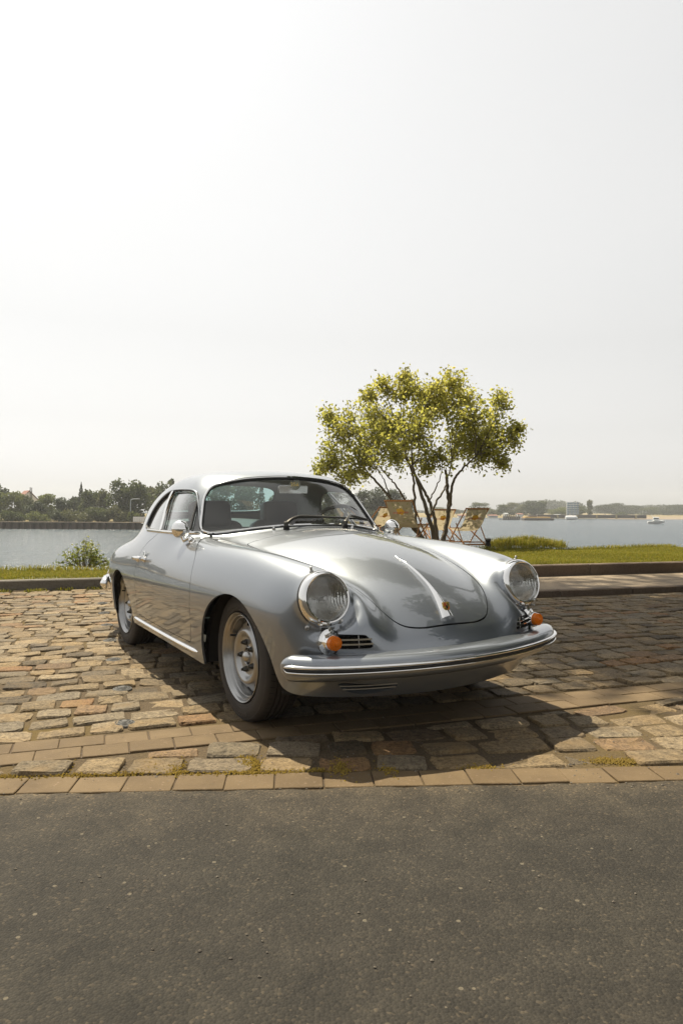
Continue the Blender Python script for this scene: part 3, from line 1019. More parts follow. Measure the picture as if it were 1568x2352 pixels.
def compact(V, T):
    u, inv = np.unique(T, return_inverse=True)
    return V[u], inv.reshape(T.shape)
def split(M, g):
    """cut triangle mesh along g=0 -> (g>0 part, g<0 part)"""
    V, T = M
    gv = g(V) if callable(g) else g
    gv = np.where(np.abs(gv) < 1e-7, 1e-7, gv)
    s = gv > 0
    ts = s[T]; k = ts.sum(1)
    pos, neg = T[k == 3], T[k == 0]
    mix = T[(k == 1) | (k == 2)]
    if len(mix) == 0: return compact(V, pos), compact(V, neg)
    one = s[mix].sum(1) == 1
    # rotate so that the odd vertex comes first
    sm = s[mix]
    odd = np.where(one, np.argmax(sm, 1), np.argmin(sm, 1))
    r = (odd[:, None] + np.arange(3)) % 3
    mix = np.take_along_axis(mix, r, 1)
    e = np.concatenate([mix[:, [0, 1]], mix[:, [0, 2]]])
    es = np.sort(e, 1)
    u, inv = np.unique(es, axis=0, return_inverse=True)
    inv = inv.ravel()
    t = gv[u[:, 0]] / (gv[u[:, 0]] - gv[u[:, 1]])
    NV = V[u[:, 0]] + (V[u[:, 1]] - V[u[:, 0]]) * t[:, None]
    n0 = len(V); V2 = np.concatenate([V, NV])
    n = len(mix); p = inv[:n] + n0; q = inv[n:] + n0
    tri = np.stack([mix[:, 0], p, q], 1)
    qa = np.stack([p, mix[:, 1], mix[:, 2]], 1); qb = np.stack([p, mix[:, 2], q], 1)
    pos = np.concatenate([pos, tri[one], qa[~one], qb[~one]])
    neg = np.concatenate([neg, tri[~one], qa[one], qb[one]])
    return compact(V2, pos), compact(V2, neg)
def catmull(P, n=8, closed=True):
    P = np.asarray(P, float); m = len(P); out = []
    rngi = range(m) if closed else range(m - 1)
    for i in rngi:
        p0, p1, p2, p3 = [P[(i + k) % m] if closed else P[min(max(i + k, 0), m - 1)] for k in (-1, 0, 1, 2)]
        for t in np.linspace(0, 1, n, endpoint=False):
            out.append(.5 * ((2 * p1) + (-p0 + p2) * t + (2 * p0 - 5 * p1 + 4 * p2 - p3) * t * t + (-p0 + 3 * p1 - 3 * p2 + p3) * t**3))
    if not closed: out.append(P[-1])
    return np.array(out)
def poly_sd(Q, poly):
    """signed distance to closed polygon (inside > 0)"""
    A = poly; B = np.roll(poly, -1, 0)
    out = np.empty(len(Q))
    for i0 in range(0, len(Q), 20000):
        q = Q[i0:i0 + 20000]
        d = B - A; w = q[:, None] - A[None]
        t = np.clip((w * d).sum(-1) / ((d * d).sum(-1) + 1e-12), 0, 1)
        dist = np.linalg.norm(w - d * t[..., None], axis=-1).min(1)
        yi, yj = A[None, :, 1], B[None, :, 1]
        c = ((yi > q[:, 1:2]) != (yj > q[:, 1:2])) & (q[:, :1] < (B[None, :, 0] - A[None, :, 0]) * (q[:, 1:2] - yi) / (yj - yi + 1e-12) + A[None, :, 0])
        ins = c.sum(1) % 2 == 1
        out[i0:i0 + 20000] = np.where(ins, dist, -dist)
    return out
def region(poly, axes, cond, absy=True, shift=0.0):
    lo = poly.min(0) - .05; hi = poly.max(0) + .05
    def g(V):
        U = V.copy()
        if absy: U[:, 1] = np.abs(U[:, 1])
        Q = U[:, axes]
        m = cond(V) & (Q >= lo).all(1) & (Q <= hi).all(1)
        out = np.full(len(V), -.05)
        if m.any(): out[m] = poly_sd(Q[m], poly)
        return out + shift
    return g
def loops(T):
    e = np.concatenate([T[:, [0, 1]], T[:, [1, 2]], T[:, [2, 0]]])
    key = np.sort(e, 1)
    u, inv, ct = np.unique(key, axis=0, return_inverse=True, return_counts=True)
    be = e[ct[inv.ravel()] == 1]
    nxt = dict(zip(be[:, 0].tolist(), be[:, 1].tolist()))
    res = []; seen = set()
    for st in nxt:
        if st in seen: continue
        L = [st]; seen.add(st); c = nxt[st]
        while c != st and c in nxt and c not in seen:
            L.append(c); seen.add(c); c = nxt[c]
        res.append(L)
    return be, res
def resample(P, step, closed=True):
    P = np.asarray(P, float)
    if closed: P = np.concatenate([P, P[:1]])
    d = np.concatenate([[0], np.cumsum(np.linalg.norm(np.diff(P, axis=0), axis=1))])
    n = max(4, int(d[-1] / step))
    s = np.linspace(0, d[-1], n, endpoint=not closed)
    return np.stack([np.interp(s, d, P[:, i]) for i in range(3)], 1)
def smooth_loop(P, it=2):
    for _ in range(it):
        P = .25 * np.roll(P, 1, 0) + .5 * P + .25 * np.roll(P, -1, 0)
    return P
def panel(name, M, mat, parent=car, thick=.012, off=0.0, rim=True):
    V, T = M
    N = body_n(V)
    Vo = V + N * off
    if rim:
        be, _ = loops(T)
        bi, inv = np.unique(be, return_inverse=True); inv = inv.reshape(be.shape)
        n0 = len(V)
        Vr = np.concatenate([Vo[bi], Vo[bi] - N[bi] * thick])
        nb = len(bi)
        a = inv[:, 0] + n0; b = inv[:, 1] + n0
        T2 = np.concatenate([np.stack([b, a, a + nb], 1), np.stack([b, a + nb, b + nb], 1)])
        # rim normals: average of the strip faces
        VA = np.concatenate([Vo, Vr]); fn = np.cross(VA[T2[:, 1]] - VA[T2[:, 0]], VA[T2[:, 2]] - VA[T2[:, 0]])
        NA = np.zeros_like(VA)
        for k in range(3): np.add.at(NA, T2[:, k], fn)
        NA[:n0] = N
        NA /= np.linalg.norm(NA, axis=1, keepdims=True) + 1e-12
        V2, TT = VA, np.concatenate([T, T2])
    else:
        V2, TT, NA = Vo, T, N
    me = fast_mesh(name, V2, TT)
    me.normals_split_custom_set_from_vertices(NA.tolist())
    return put(name, me, mat, parent)

BODY = surface_net()
zb = Spl([(-3.2, .25), (-2.5, .24), (-1.66, .235), (-.386, .203), (.2, .19), (.45, .215), (.8, .19)])
ARF = (.02, .235, .362); ARR = (-1.955, .235, .325)
def arch_g(V):
    d1 = np.hypot(V[:, 0] - ARF[0], V[:, 2] - ARF[1]) - ARF[2]
    d2 = np.hypot((V[:, 0] - ARR[0]), V[:, 2] - ARR[1]) - ARR[2]
    return np.where(np.abs(V[:, 1]) > .42, np.where(V[:, 0] > -1.0, d1, d2), .2)
def low_g(V):
    b = V[:, 2] - zb(V[:, 0]); a = arch_g(V); k = .02 + .13 * sstep(V[:, 0], .1, .3)
    return smin(a, b, k)
BODY, _ = split(BODY, low_g)
# headlamp holes
def hl_g(V):
    q = np.stack([V[:, 0], np.abs(V[:, 1]), V[:, 2]], 1) - HLc
    t = q @ HLd
    return np.where(t > -.06, np.sqrt(np.maximum((q * q).sum(1) - t * t, 0)) - .0935, .05)
BODY, _ = split(BODY, hl_g)
# horn grilles and lower air slots (front view outlines, |y| and z)
horn = catmull([(.545, .477), (.50, .481), (.44, .479), (.425, .475), (.408, .455), (.400, .435), (.404, .426), (.415, .424), (.47, .424), (.53, .425), (.55, .43)], 6)
slot = catmull([(.515, .281), (.45, .276), (.38, .271), (.30, .267), (.277, .264), (.279, .252), (.31, .236), (.37, .227), (.42, .226), (.46, .234), (.495, .249), (.517, .268)], 6)
BODY, _ = split(BODY, lambda V: -region(horn, [1, 2], lambda U: U[:, 0] > .3)(V))
BODY, _ = split(BODY, lambda V: -region(slot * [-1, 1], [1, 2], lambda U: U[:, 0] > .3, absy=False)(V))
# windows
wsp = [(0, .890), (.2, .886), (.33, .874), (.46, .857), (.545, .846), (.575, .848), (.592, .862), (.591, .885), (.566, .955), (.533, 1.04), (.50, 1.088), (.45, 1.126), (.31, 1.159), (.15, 1.174)]
wsp = wsp + [(0, 1.178)] + [(-a, b) for a, b in wsp[:0:-1]]
BODY, GW = split(BODY, lambda V: -region(catmull(wsp, 8), [1, 2], lambda U: (U[:, 0] > -1.06) & (U[:, 2] > .8), absy=False)(V))
sdp = [(-.80, .853), (-.95, .8515), (-1.2, .850), (-1.45, .853), (-1.585, .862), (-1.615, .885), (-1.60, .96), (-1.55, 1.03), (-1.47, 1.08), (-1.38, 1.101), (-1.2, 1.104), (-1.07, 1.099), (-1.01, 1.087), (-.965, 1.055), (-.90, .985), (-.83, .90), (-.795, .864)]
BODY, GS = split(BODY, lambda V: -region(catmull(sdp, 8), [0, 2], lambda U: (np.abs(U[:, 1]) > .4) & (U[:, 2] > .8))(V))
rwp = [(0, .955), (.3, .955), (.42, .965), (.46, 1.0), (.44, 1.07), (.38, 1.125), (.25, 1.155), (0, 1.165)]
rwp = rwp + [(-a, b) for a, b in rwp[-2:0:-1]]
BODY, GR = split(BODY, lambda V: -region(catmull(rwp, 8), [1, 2], lambda U: (U[:, 0] < -1.7), absy=False)(V))
# bonnet
hp = [(.672, 0), (.671, .07), (.667, .135), (.657, .19), (.642, .232), (.617, .268), (.58, .298), (.53, .322), (.45, .345), (.35, .370), (.24, .396), (.1, .425), (-.05, .45), (-.2, .47), (-.36, .482), (-.41, .478), (-.425, .45), (-.415, .35), (-.395, .2)]
hp = hp + [(-.385, 0)] + [(a, -b) for a, b in hp[:0:-1]]
hood_r = region(catmull(hp, 8), [0, 1], lambda U: (U[:, 2] > .47) & (U[:, 0] > -.5), absy=False)
BODY, rest = split(BODY, lambda V: -hood_r(V) - .0022)
_, HOOD = split(rest, lambda V: -hood_r(V) + .0022)
# doors
dp = [(-.77, .842), (-.70, .827), (-.60, .80), (-.50, .752), (-.455, .70), (-.437, .62), (-.435, .5), (-.455, .385), (-.475, .315), (-.49, .298), (-.52, .293), (-.8, .297), (-1.2, .305), (-1.40, .310), (-1.45, .318), (-1.465, .345), (-1.472, .42), (-1.472, .53), (-1.466, .60), (-1.45, .66), (-1.415, .71), (-1.36, .762), (-1.28, .805), (-1.225, .836), (-1.21, .842), (-1.0, .8425)]
dpoly = catmull(dp, 6)
def door_r(s):
    return region(dpoly, [0, 2], lambda U: (np.abs(U[:, 1]) > .5) & (U[:, 1] * s > 0))
DOORS = []
for s in (-1, 1):
    g = door_r(s)
    BODY, rest = split(BODY, lambda V: -g(V) - .0016)
    _, d = split(rest, lambda V: -g(V) + .0016)
    DOORS.append((s, d))

shell = panel('body_shell', BODY, M_paint)
hood = panel('bonnet', HOOD, M_paint)
doors = {}
for s, d in DOORS:
    doors[s] = panel('door', d, M_paint)
M_nut = simple('dark_steel', (.10, .095, .085), .4, .9)
# ------------------------------------------------------------------ glass and its trims
def glass_panel(name, M, off, mat=M_glass):
    return panel(name, M, mat, off=off, rim=False)
def trim_loop(M, r, off, name, mat, parent, step=.012, seg=8, seal=True):
    be, ls = loops(M[1])
    L = max(ls, key=len)
    P = smooth_loop(resample(M[0][L], step), 3)
    N = body_n(P)
    mb = MB(); mb.tube(P + N * off, r, seg, closed=True)
    o = mb.build(name, mat, parent)
    if seal:
        s = MB(); s.tube(P - N * .002, r * 1.45, 6, closed=True)
        s.build('rubber_seal', M_rubber, parent)
    return P, N
g_ws = glass_panel('windscreen', GW, -.006)
P_ws, N_ws = trim_loop(GW, .0075, .004, 'chrome_frame', M_chrome, g_ws)
g_rw = glass_panel('rear_window', GR, -.006, M_rearglass)
trim_loop(GR, .007, .003, 'chrome_frame', M_chrome, g_rw)
def pillar_line(x0, z0, x1, z1):
    A = np.array([x1 - x0, z1 - z0]); n = np.array([-A[1], A[0]]) / np.linalg.norm(A)
    return lambda V: (V[:, 0] - x0) * n[0] + (V[:, 2] - z0) * n[1]
for s in (-1, 1):
    side = split(GS, lambda V: V[:, 1] * s)[0]
    be, ls = loops(side[1])
    P_side = smooth_loop(resample(side[0][max(ls, key=len)], .012), 2)
    # B pillar, vent divider
    bl = pillar_line(-1.205, .85, -1.375, 1.10)
    rear, front = split(side, bl)
    if rear[0][:, 0].mean() > front[0][:, 0].mean(): rear, front = front, rear
    vl = pillar_line(-.845, .853, -.955, 1.05)
    a, b = split(front, vl)
    vent, main = (a, b) if a[0][:, 0].mean() > b[0][:, 0].mean() else (b, a)
    gq = glass_panel('quarter_window', rear, -.010, M_sideglass)
    gm_ = glass_panel('door_window', main, -.016, M_sideglass)
    gv = glass_panel('vent_window', vent, -.010, M_sideglass)
    trim_loop(rear, .006, -.002, 'chrome_frame', M_chrome, gq)
    trim_loop(main, .006, -.010, 'chrome_frame', M_chrome, gm_)
    trim_loop(vent, .005, -.004, 'chrome_frame', M_chrome, gv, seal=False)
    # outer drip moulding above and the wide chrome sill below the glass
    up = P_side[(P_side[:, 2] > .868)]
    st = int(np.argmax(np.linalg.norm(np.diff(np.concatenate([up, up[:1]]), axis=0), axis=1)))
    up = np.roll(up, -(st + 1), 0)
    mb = MB(); mb.tube(up + body_n(up) * .004, .0055, 7)
    mb.build('roof_drip_rail', M_paint, shell)
    xs = np.linspace(-1.50, -.785, 40)
    Q = np.array([side_pt(x, .8465, s)[0] for x in xs])
    mb = MB(); mb.sweep(Q + body_n(Q) * .003, [(-.009, -.003), (-.009, .003), (-.004, .0055), (.004, .0055), (.009, .003), (.009, -.003)], up=(0, 0, 1))
    mb.build('belt_moulding', M_chrome, shell)
    # pillar chrome
    zz = np.linspace(.852, 1.098, 14)
    Q = np.array([side_pt(-1.205 - .17 * (z - .85) / .25, z, s)[0] for z in zz])
    mb = MB(); mb.sweep(Q + body_n(Q) * .002, [(-.016, -.004), (-.016, .004), (-.008, .008), (.008, .008), (.016, .004), (.016, -.004)], up=(1, 0, 0))
    mb.build('door_pillar', M_chrome, shell)

# ------------------------------------------------------------------ wheel housings, floor, cabin lining
for s in (-1, 1):
    for (cx, cz, rr), yo in ((ARF, .742), (ARR, .760)):
        mb = MB()
        a0_ = math.asin((.205 - cz) / (rr + .03)); a = np.linspace(a0_, math.pi - a0_, 40)
        rows = []
        for yy, r_ in ((yo, rr + .002), (yo - .03, rr + .03), (.40, rr + .03)):
            row_ = np.stack([cx + r_ * np.cos(a), np.full(40, s * yy), cz + r_ * np.sin(a)], -1)
            if yy > .5:
                for k in range(40):
                    q_, _n = side_pt(row_[k, 0], row_[k, 2], s)
                    row_[k, 1] = s * (min(yo, abs(q_[1]) - .006) - (0 if yy == yo else .03))
            rows.append(row_)
        V = np.concatenate(rows)
        F = [(i * 40 + k, i * 40 + k + 1, (i + 1) * 40 + k + 1, (i + 1) * 40 + k) for i in range(2) for k in range(39)]
        mb.add(V, F)
        # inner wall
        mb.add(np.concatenate([[[cx, s * .40, cz]], rows[2]]), [(0, k + 1, k + 2) for k in range(39)])
        mb.build('wheel_housing', M_black, shell)
mb = MB()
fl = [(.60, .0), (.58, .35), (.42, .42), (-.40, .42), (-.42, .70), (-1.55, .71), (-1.60, .42), (-2.35, .42), (-2.5, .60), (-2.9, .40), (-2.95, 0)]
fl = fl + [(a, -b) for a, b in fl[-2:0:-1]]
n = len(fl)
mb.add([(x, y, .215) for x, y in fl] + [(x, y, .26) for x, y in fl], [tuple(range(n))[::-1], tuple(range(n, 2 * n))] + [(i, (i + 1) % n, n + (i + 1) % n, n + i) for i in range(n)])
mb.build('floor_pan', M_under, car, smooth=False)
# front bulkhead, cowl underside and parcel shelf close the cabin off
mb = MB()
mb.box((-.46, 0, .50), (.02, 1.30, .50)); mb.build('bulkhead', M_under, car, smooth=False)
mb = MB(); mb.box((-1.70, 0, .50), (.02, 1.26, .50)); mb.build('bulkhead', M_under, car, smooth=False)
mb = MB(); mb.box((.42, 0, .36), (.02, .84, .26)); mb.build('bulkhead', M_under, car, smooth=False)
def inner(name, cond, off, mat):
    V, T = BODY
    N = body_n(V)
    m = cond(V)[T].all(1)
    v, t = compact(V - N * off, T[m][:, ::-1])
    return put(name, fast_mesh(name, v, t), mat, car)
inner('headliner', lambda V: (V[:, 2] > .90) & (V[:, 0] < -.74) & (V[:, 0] > -2.3), .014, M_lining)
V_, T_ = DOORS[0][1]
for s, (Vd, Td) in DOORS:
    v = Vd - body_n(Vd) * .05
    dc = put('door_card', fast_mesh('door_card', v, Td[:, ::-1]), M_seat, doors[s])
# dashboard and steering wheel (left-hand drive)
mb = MB()
ys = np.linspace(-.60, .60, 25); rows = []
for y in ys:
    xo = -.585 - .62 * y * y
    rows.append([(xo, y, .868 - .06 * y * y), (xo - .10, y, .880 - .07 * y * y), (xo - .15, y, .865 - .07 * y * y), (xo - .165, y, .80), (xo - .14, y, .70)])
V = np.array(rows).reshape(-1, 3)
mb.add(V, [(i * 5 + k, (i + 1) * 5 + k, (i + 1) * 5 + k + 1, i * 5 + k + 1) for i in range(24) for k in range(4)])
mb.build('dashboard', M_seat, car)
swm = axis_mat((-.875, .33, .815), (-.90, 0, .42))
a = np.linspace(0, 2 * np.pi, 48, endpoint=False)
mb = MB()
A = np.array(swm)
ring = np.stack([.205 * np.cos(a), .205 * np.sin(a), 0 * a], -1) @ A[:3, :3].T + A[:3, 3]
mb.tube(ring, .0125, 8, closed=True)
sw = mb.build('steering_wheel', M_black, car)
mb = MB()
for q in (math.pi * .08, math.pi * .92, math.pi * 1.5):
    e = np.array([.2 * math.cos(q), .2 * math.sin(q), 0]); c0 = np.array([0, 0, -.04])
    mb.tube(np.array([c0, c0 * .6 + e * .4, e]) @ A[:3, :3].T + A[:3, 3], .009, 6)
mb.lathe([(.0, -.02), (.03, -.022), (.036, -.04), (.03, -.07), (.022, -.12), (.02, -.25)], 16, swm)
mb.build('wheel_spokes', M_dullchrome, sw)

# seats with rounded head restraints
def seat(y, dx):
    mb = MB()
    def slab(c, size, rot, k=.0):
        # soft superellipsoid cushion
        uu = np.linspace(-np.pi / 2, np.pi / 2, 13); vv = np.linspace(-np.pi, np.pi, 25)[:-1]
        sg = lambda w, e: np.sign(w) * np.abs(w)**e
        e1, e2 = .32, .36
        V = np.array([[size[0] / 2 * sg(np.cos(u), e1) * sg(np.cos(v), e2), size[1] / 2 * sg(np.cos(u), e1) * sg(np.sin(v), e2), size[2] / 2 * sg(np.sin(u), e1)] for u in uu for v in vv])
        F = [(i * 24 + k2, i * 24 + (k2 + 1) % 24, (i + 1) * 24 + (k2 + 1) % 24, (i + 1) * 24 + k2) for i in range(12) for k2 in range(24)]
        Rm = np.array(Euler(rot).to_matrix())
        mb.add(V @ Rm.T + np.array(c), F)
    slab((-1.10 + dx, y, .40), (.50, .49, .16), (0, R(-8), 0))
    slab((-1.385 + dx, y, .63), (.14, .47, .56), (0, R(-14), 0))
    o = mb.build('seat', M_seat, car, sharp=False)
    mb = MB()
    slab((-1.43 + dx, y, .945), (.11, .275, .18), (0, R(-9), 0))
    mb.build('head_restraint', M_seat, o, sharp=False)
    for d in (-.06, .06):
        mb = MB(); mb.tube([(-1.40 + dx, y + d, .80), (-1.425 + dx, y + d, .90)], .008, 6)
        mb.build('restraint_post', M_dullchrome, o)
seat(-.325, .05); seat(.29, -.17)
mb = MB()
ys = np.linspace(-.56, .56, 15)
V = np.array([(x, y, z + .05 * math.cos(y * 2.2)) for y in ys for x, z in ((-1.62, .60), (-1.72, .80), (-1.95, .84), (-2.2, .86))])
mb.add(V, [(i * 4 + k, (i + 1) * 4 + k, (i + 1) * 4 + k + 1, i * 4 + k + 1) for i in range(14) for k in range(3)])
mb.build('rear_shelf', M_seat, car)

# text as geometry
def text_mesh(txt, size, extrude=.0, bold=False):
    cu = bpy.data.curves.new('txt', 'FONT'); cu.body = txt; cu.size = size
    cu.align_x = 'CENTER'; cu.align_y = 'CENTER'; cu.extrude = extrude; cu.resolution_u = 2
    if bold: cu.offset = size * .02
    o = bpy.data.objects.new('txt', cu); COL.objects.link(o)
    dg = bpy.context.evaluated_depsgraph_get()
    me = o.evaluated_get(dg).to_mesh()
    V = np.array([v.co[:] for v in me.vertices]).reshape(-1, 3); F = [tuple(p.vertices) for p in me.polygons]
    o.evaluated_get(dg).to_mesh_clear()
    bpy.data.objects.remove(o); bpy.data.curves.remove(cu)
    return V, F

# rear-view mirror with the round medallion hanging at the top of the screen
mb = MB()
mb.box((-.885, .035, 1.105), (.022, .20, .055), Euler((0, R(10), R(-6))), .012)
mir = mb.build('rear_view_mirror', M_dullchrome, car)
mb = MB(); mb.box((-.8735, .034, 1.1025), (.002, .188, .045), Euler((0, R(10), R(-6))))
mb.build('mirror_glass', M_chrome, mir, smooth=False)
mb = MB(); mb.tube([(-.89, .035, 1.13), (-.875, .04, 1.165)], .006, 6); mb.build('mirror_stalk', M_dullchrome, mir)
mm = axis_mat((-.872, .042, 1.134), (.8, -.45, .3))
mb = MB(); mb.lathe([(.0, -.002), (.036, -.002), (.036, .002), (0, .002)], 24, mm)
md = mb.build('medallion', simple('green_bronze', (.16, .16, .12), .4, .4), car)
V, F = text_mesh('356', .036)
A = np.array(mm); rot = np.array([[0, -1, 0], [1, 0, 0], [0, 0, 1]])
# letters upright: local y axis of text along the disc's up direction
Xd = np.array([-.45, -.8, 0]); Xd = -Xd / np.linalg.norm(Xd); Zd = A[:3, 2]; Yd = np.cross(Zd, Xd)
mb = MB(); mb.add(V[:, :1] * Xd + V[:, 1:2] * Yd + Zd * .0035 + A[:3, 3], F)
mb.build('numerals', M_gold, md, smooth=False)

# ------------------------------------------------------------------ headlamps
def headlight(s):
    c = HLc.copy(); d = HLd.copy(); c[1] *= s; d[1] *= s
    m = axis_mat(c + d * .004, d, (0, 0, 1))
    mb = MB()
    K = .965
    mb.lathe([(r_ * K, h_) for r_, h_ in [(.094, -.035), (.096, .012), (.099, .020), (.104, .022), (.110, .018), (.1175, .006), (.1215, -.010), (.1205, -.022), (.115, -.03)]], 56, m)
    o = mb.build('headlight', M_chrome, car, label=None) if False else mb.build('headlight', M_chrome, car)
    mb = MB(); mb.lathe([(r_ * K, h_) for r_, h_ in [(.120, -.014), (.1228, -.018), (.1228, -.026), (.118, -.034)]], 56, m)
    mb.build('rubber_gasket', M_rubber, o)
    rr = np.linspace(0, .0932, 12)
    prof = [(max(r, 1e-4), .034 - .025 * (r / .0932)**2) for r in rr]
    mb = MB(); mb.lathe(prof, 48, m)
    lens = put('lens', mb.mesh(), M_lens, o)
    prof = [(max(r, 1e-4), -.055 + .06 * (r / .092)**2) for r in np.linspace(0, .092, 10)]
    mb = MB(); mb.lathe(prof, 40, m)
    put('reflector', mb.mesh(), M_refl, o)
    mb = MB(); mb.lathe([(1e-4, .000), (.008, -.001), (.011, -.008), (.010, -.05)], 16, m)
    mb.build('bulb', M_dullchrome, o)
    A = np.array(m)
    # small screws on the ring and the mounting studs round it
    for ang, r0, h in ((150, .1035, .02),):
        mb = MB()
        q = R(ang) * 1
        p = A[:3, :3] @ np.array([r0 * math.cos(q), -s * r0 * math.sin(q), h]) + A[:3, 3]
        mb.lathe([(.008, -.004), (.008, .004), (.004, .006), (1e-4, .006)], 10, axis_mat(p, d))
        mb.build('ring_screw', M_dullchrome, o)
    mb = MB()
    p = A[:3, :3] @ np.array([-.124, 0, .004]) + A[:3, 3]
    mb.box(p, (.018, .016, .016), None, .003)
    mb.build('ring_clamp', M_dullchrome, o)
    for x, y, z, up in ((.479, .580, .744, 1), (.626, .499, .527, 0), (.546, .630, .508, 0)):
        q, n = (top_pt(x, s * y) if up else ray_body((1.3, s * y, z), (-1, 0, 0)))
        mb = MB(); mb.lathe([(.010, 0), (.010, .004), (.005, .007), (.005, .016), (.007, .018), (.005, .022), (1e-4, .022)], 10, axis_mat(q, n))
        mb.build('mounting_stud', M_dullchrome, shell)
for s in (-1, 1): headlight(s)

# ------------------------------------------------------------------ turn signals and horn grilles
def turn_signal(s):
    q, n = front_pt(s * .563, .452)
    d = np.array([.99, s * .04, .05]); d /= np.linalg.norm(d)
    m = axis_mat(q - d * .006, d)
    mb = MB()
    # tear-drop chrome housing: oval foot drawn out into a round socket
    seg = 36; a = np.linspace(0, 2 * np.pi, seg, endpoint=False); A = np.array(m)
    rows = []
    for h, r, st in ((-.03, .040, 1.28), (.000, .041, 1.26), (.006, .037, 1.2), (.014, .034, 1.1), (.024, .0325, 1.02), (.040, .0325, 1.0), (.043, .031, 1.0), (.043, .026, 1.0)):
        rows.append(np.stack([r * np.cos(a) * st, r * np.sin(a) * (1 + (st - 1) * .3), np.full(seg, h)], -1) @ A[:3, :3].T + A[:3, 3])
    V = np.concatenate(rows)
    mb.add(V, [(i * seg + k, i * seg + (k + 1) % seg, (i + 1) * seg + (k + 1) % seg, (i + 1) * seg + k) for i in range(len(rows) - 1) for k in range(seg)])
    o = mb.build('turn_signal', M_chrome, car)
    mb = MB()
    r0 = np.stack([.0435 * np.cos(a) * 1.28, .0435 * np.sin(a) * 1.08, np.full(seg, .001)], -1)
    P = r0 @ A[:3, :3].T + A[:3, 3]
    P = body_proj(P, 5); mb.tube(P + body_n(P) * .001, .004, 6, closed=True)
    mb.build('rubber_gasket', M_rubber, o)
    prof = [(.030, .040), (.0300, .052), (.0285, .060)]
    r_, h_ = .0285, .060
    for k in range(5):
        prof += [(r_ - .0008, h_ + .0042), (r_ - .0050, h_ + .0044)]
        r_ -= .0050; h_ += .0044
    prof += [(1e-4, h_ + .002)]
    mb = MB(); mb.lathe(prof, 28, m); mb.build('amber_lens', M_amber, o, sharp=25)
    # horn grille
    mb = MB()
    P = np.array([front_pt(s * y, z)[0] for y, z in resample(np.c_[horn, 0 * horn[:, 0]], .006)[:, :2]])
    N = body_n(P)
    k = len(P)
    mb.add(np.concatenate([P - N * .004, P - N * .06, [(P - N * .06).mean(0)]]), [(i, (i + 1) % k, k + (i + 1) % k, k + i) for i in range(k)] + [(k + i, k + (i + 1) % k, 2 * k) for i in range(k)])
    g = mb.build('horn_grille', M_black, car, smooth=False)
    for z, y0, y1 in ((.4615, .405, .53), (.4425, .400, .53)):
        L = np.array([front_pt(s * y, z)[0] for y in np.linspace(y0, y1, 8)])
        mb = MB(); mb.sweep(L - body_n(L) * .001, [(-.0035, -.006), (-.0035, .004), (0, .007), (.0035, .004), (.0035, -.006)], up=(0, 0, 1))
        mb.build('grille_bar', M_chrome, g)
    L = np.array([front_pt(s * .455, z)[0] for z in (.425, .45, .478)])
    mb = MB(); mb.tube(L - body_n(L) * .012, .003, 6); mb.build('grille_strut', M_dullchrome, g)
    if s > 0: return
    # lower slot
    P = np.array([front_pt(s * y, z)[0] for y, z in resample(np.c_[slot, 0 * slot[:, 0]], .005)[:, :2]])
    N = body_n(P); k = len(P); c0 = P.mean(0)
    Pi = (P - c0) * .82 + c0 - N * .05
    mb = MB(); mb.add(np.concatenate([P - N * .002, Pi, [Pi.mean(0)]]), [(i, (i + 1) % k, k + (i + 1) % k, k + i) for i in range(k)])
    g = mb.build('air_slot', M_paint, car)
    mb = MB(); mb.add(np.concatenate([Pi, [Pi.mean(0)]]), [(i, (i + 1) % k, k) for i in range(k)]); mb.build('slot_back', M_black, g, smooth=False)
    for z, y0, y1 in ((.263, .283, .512), (.248, .285, .497)):
        L = np.array([front_pt(s * y, z)[0] for y in np.linspace(y0, y1, 8)])
        mb = MB(); mb.sweep(L - body_n(L) * .006, [(-.0022, -.008), (-.0022, .004), (.0022, .004), (.0022, -.008)], up=(0, 0, 1))
        mb.build('grille_bar', M_dullchrome, g)
for s in (-1, 1): turn_signal(s)

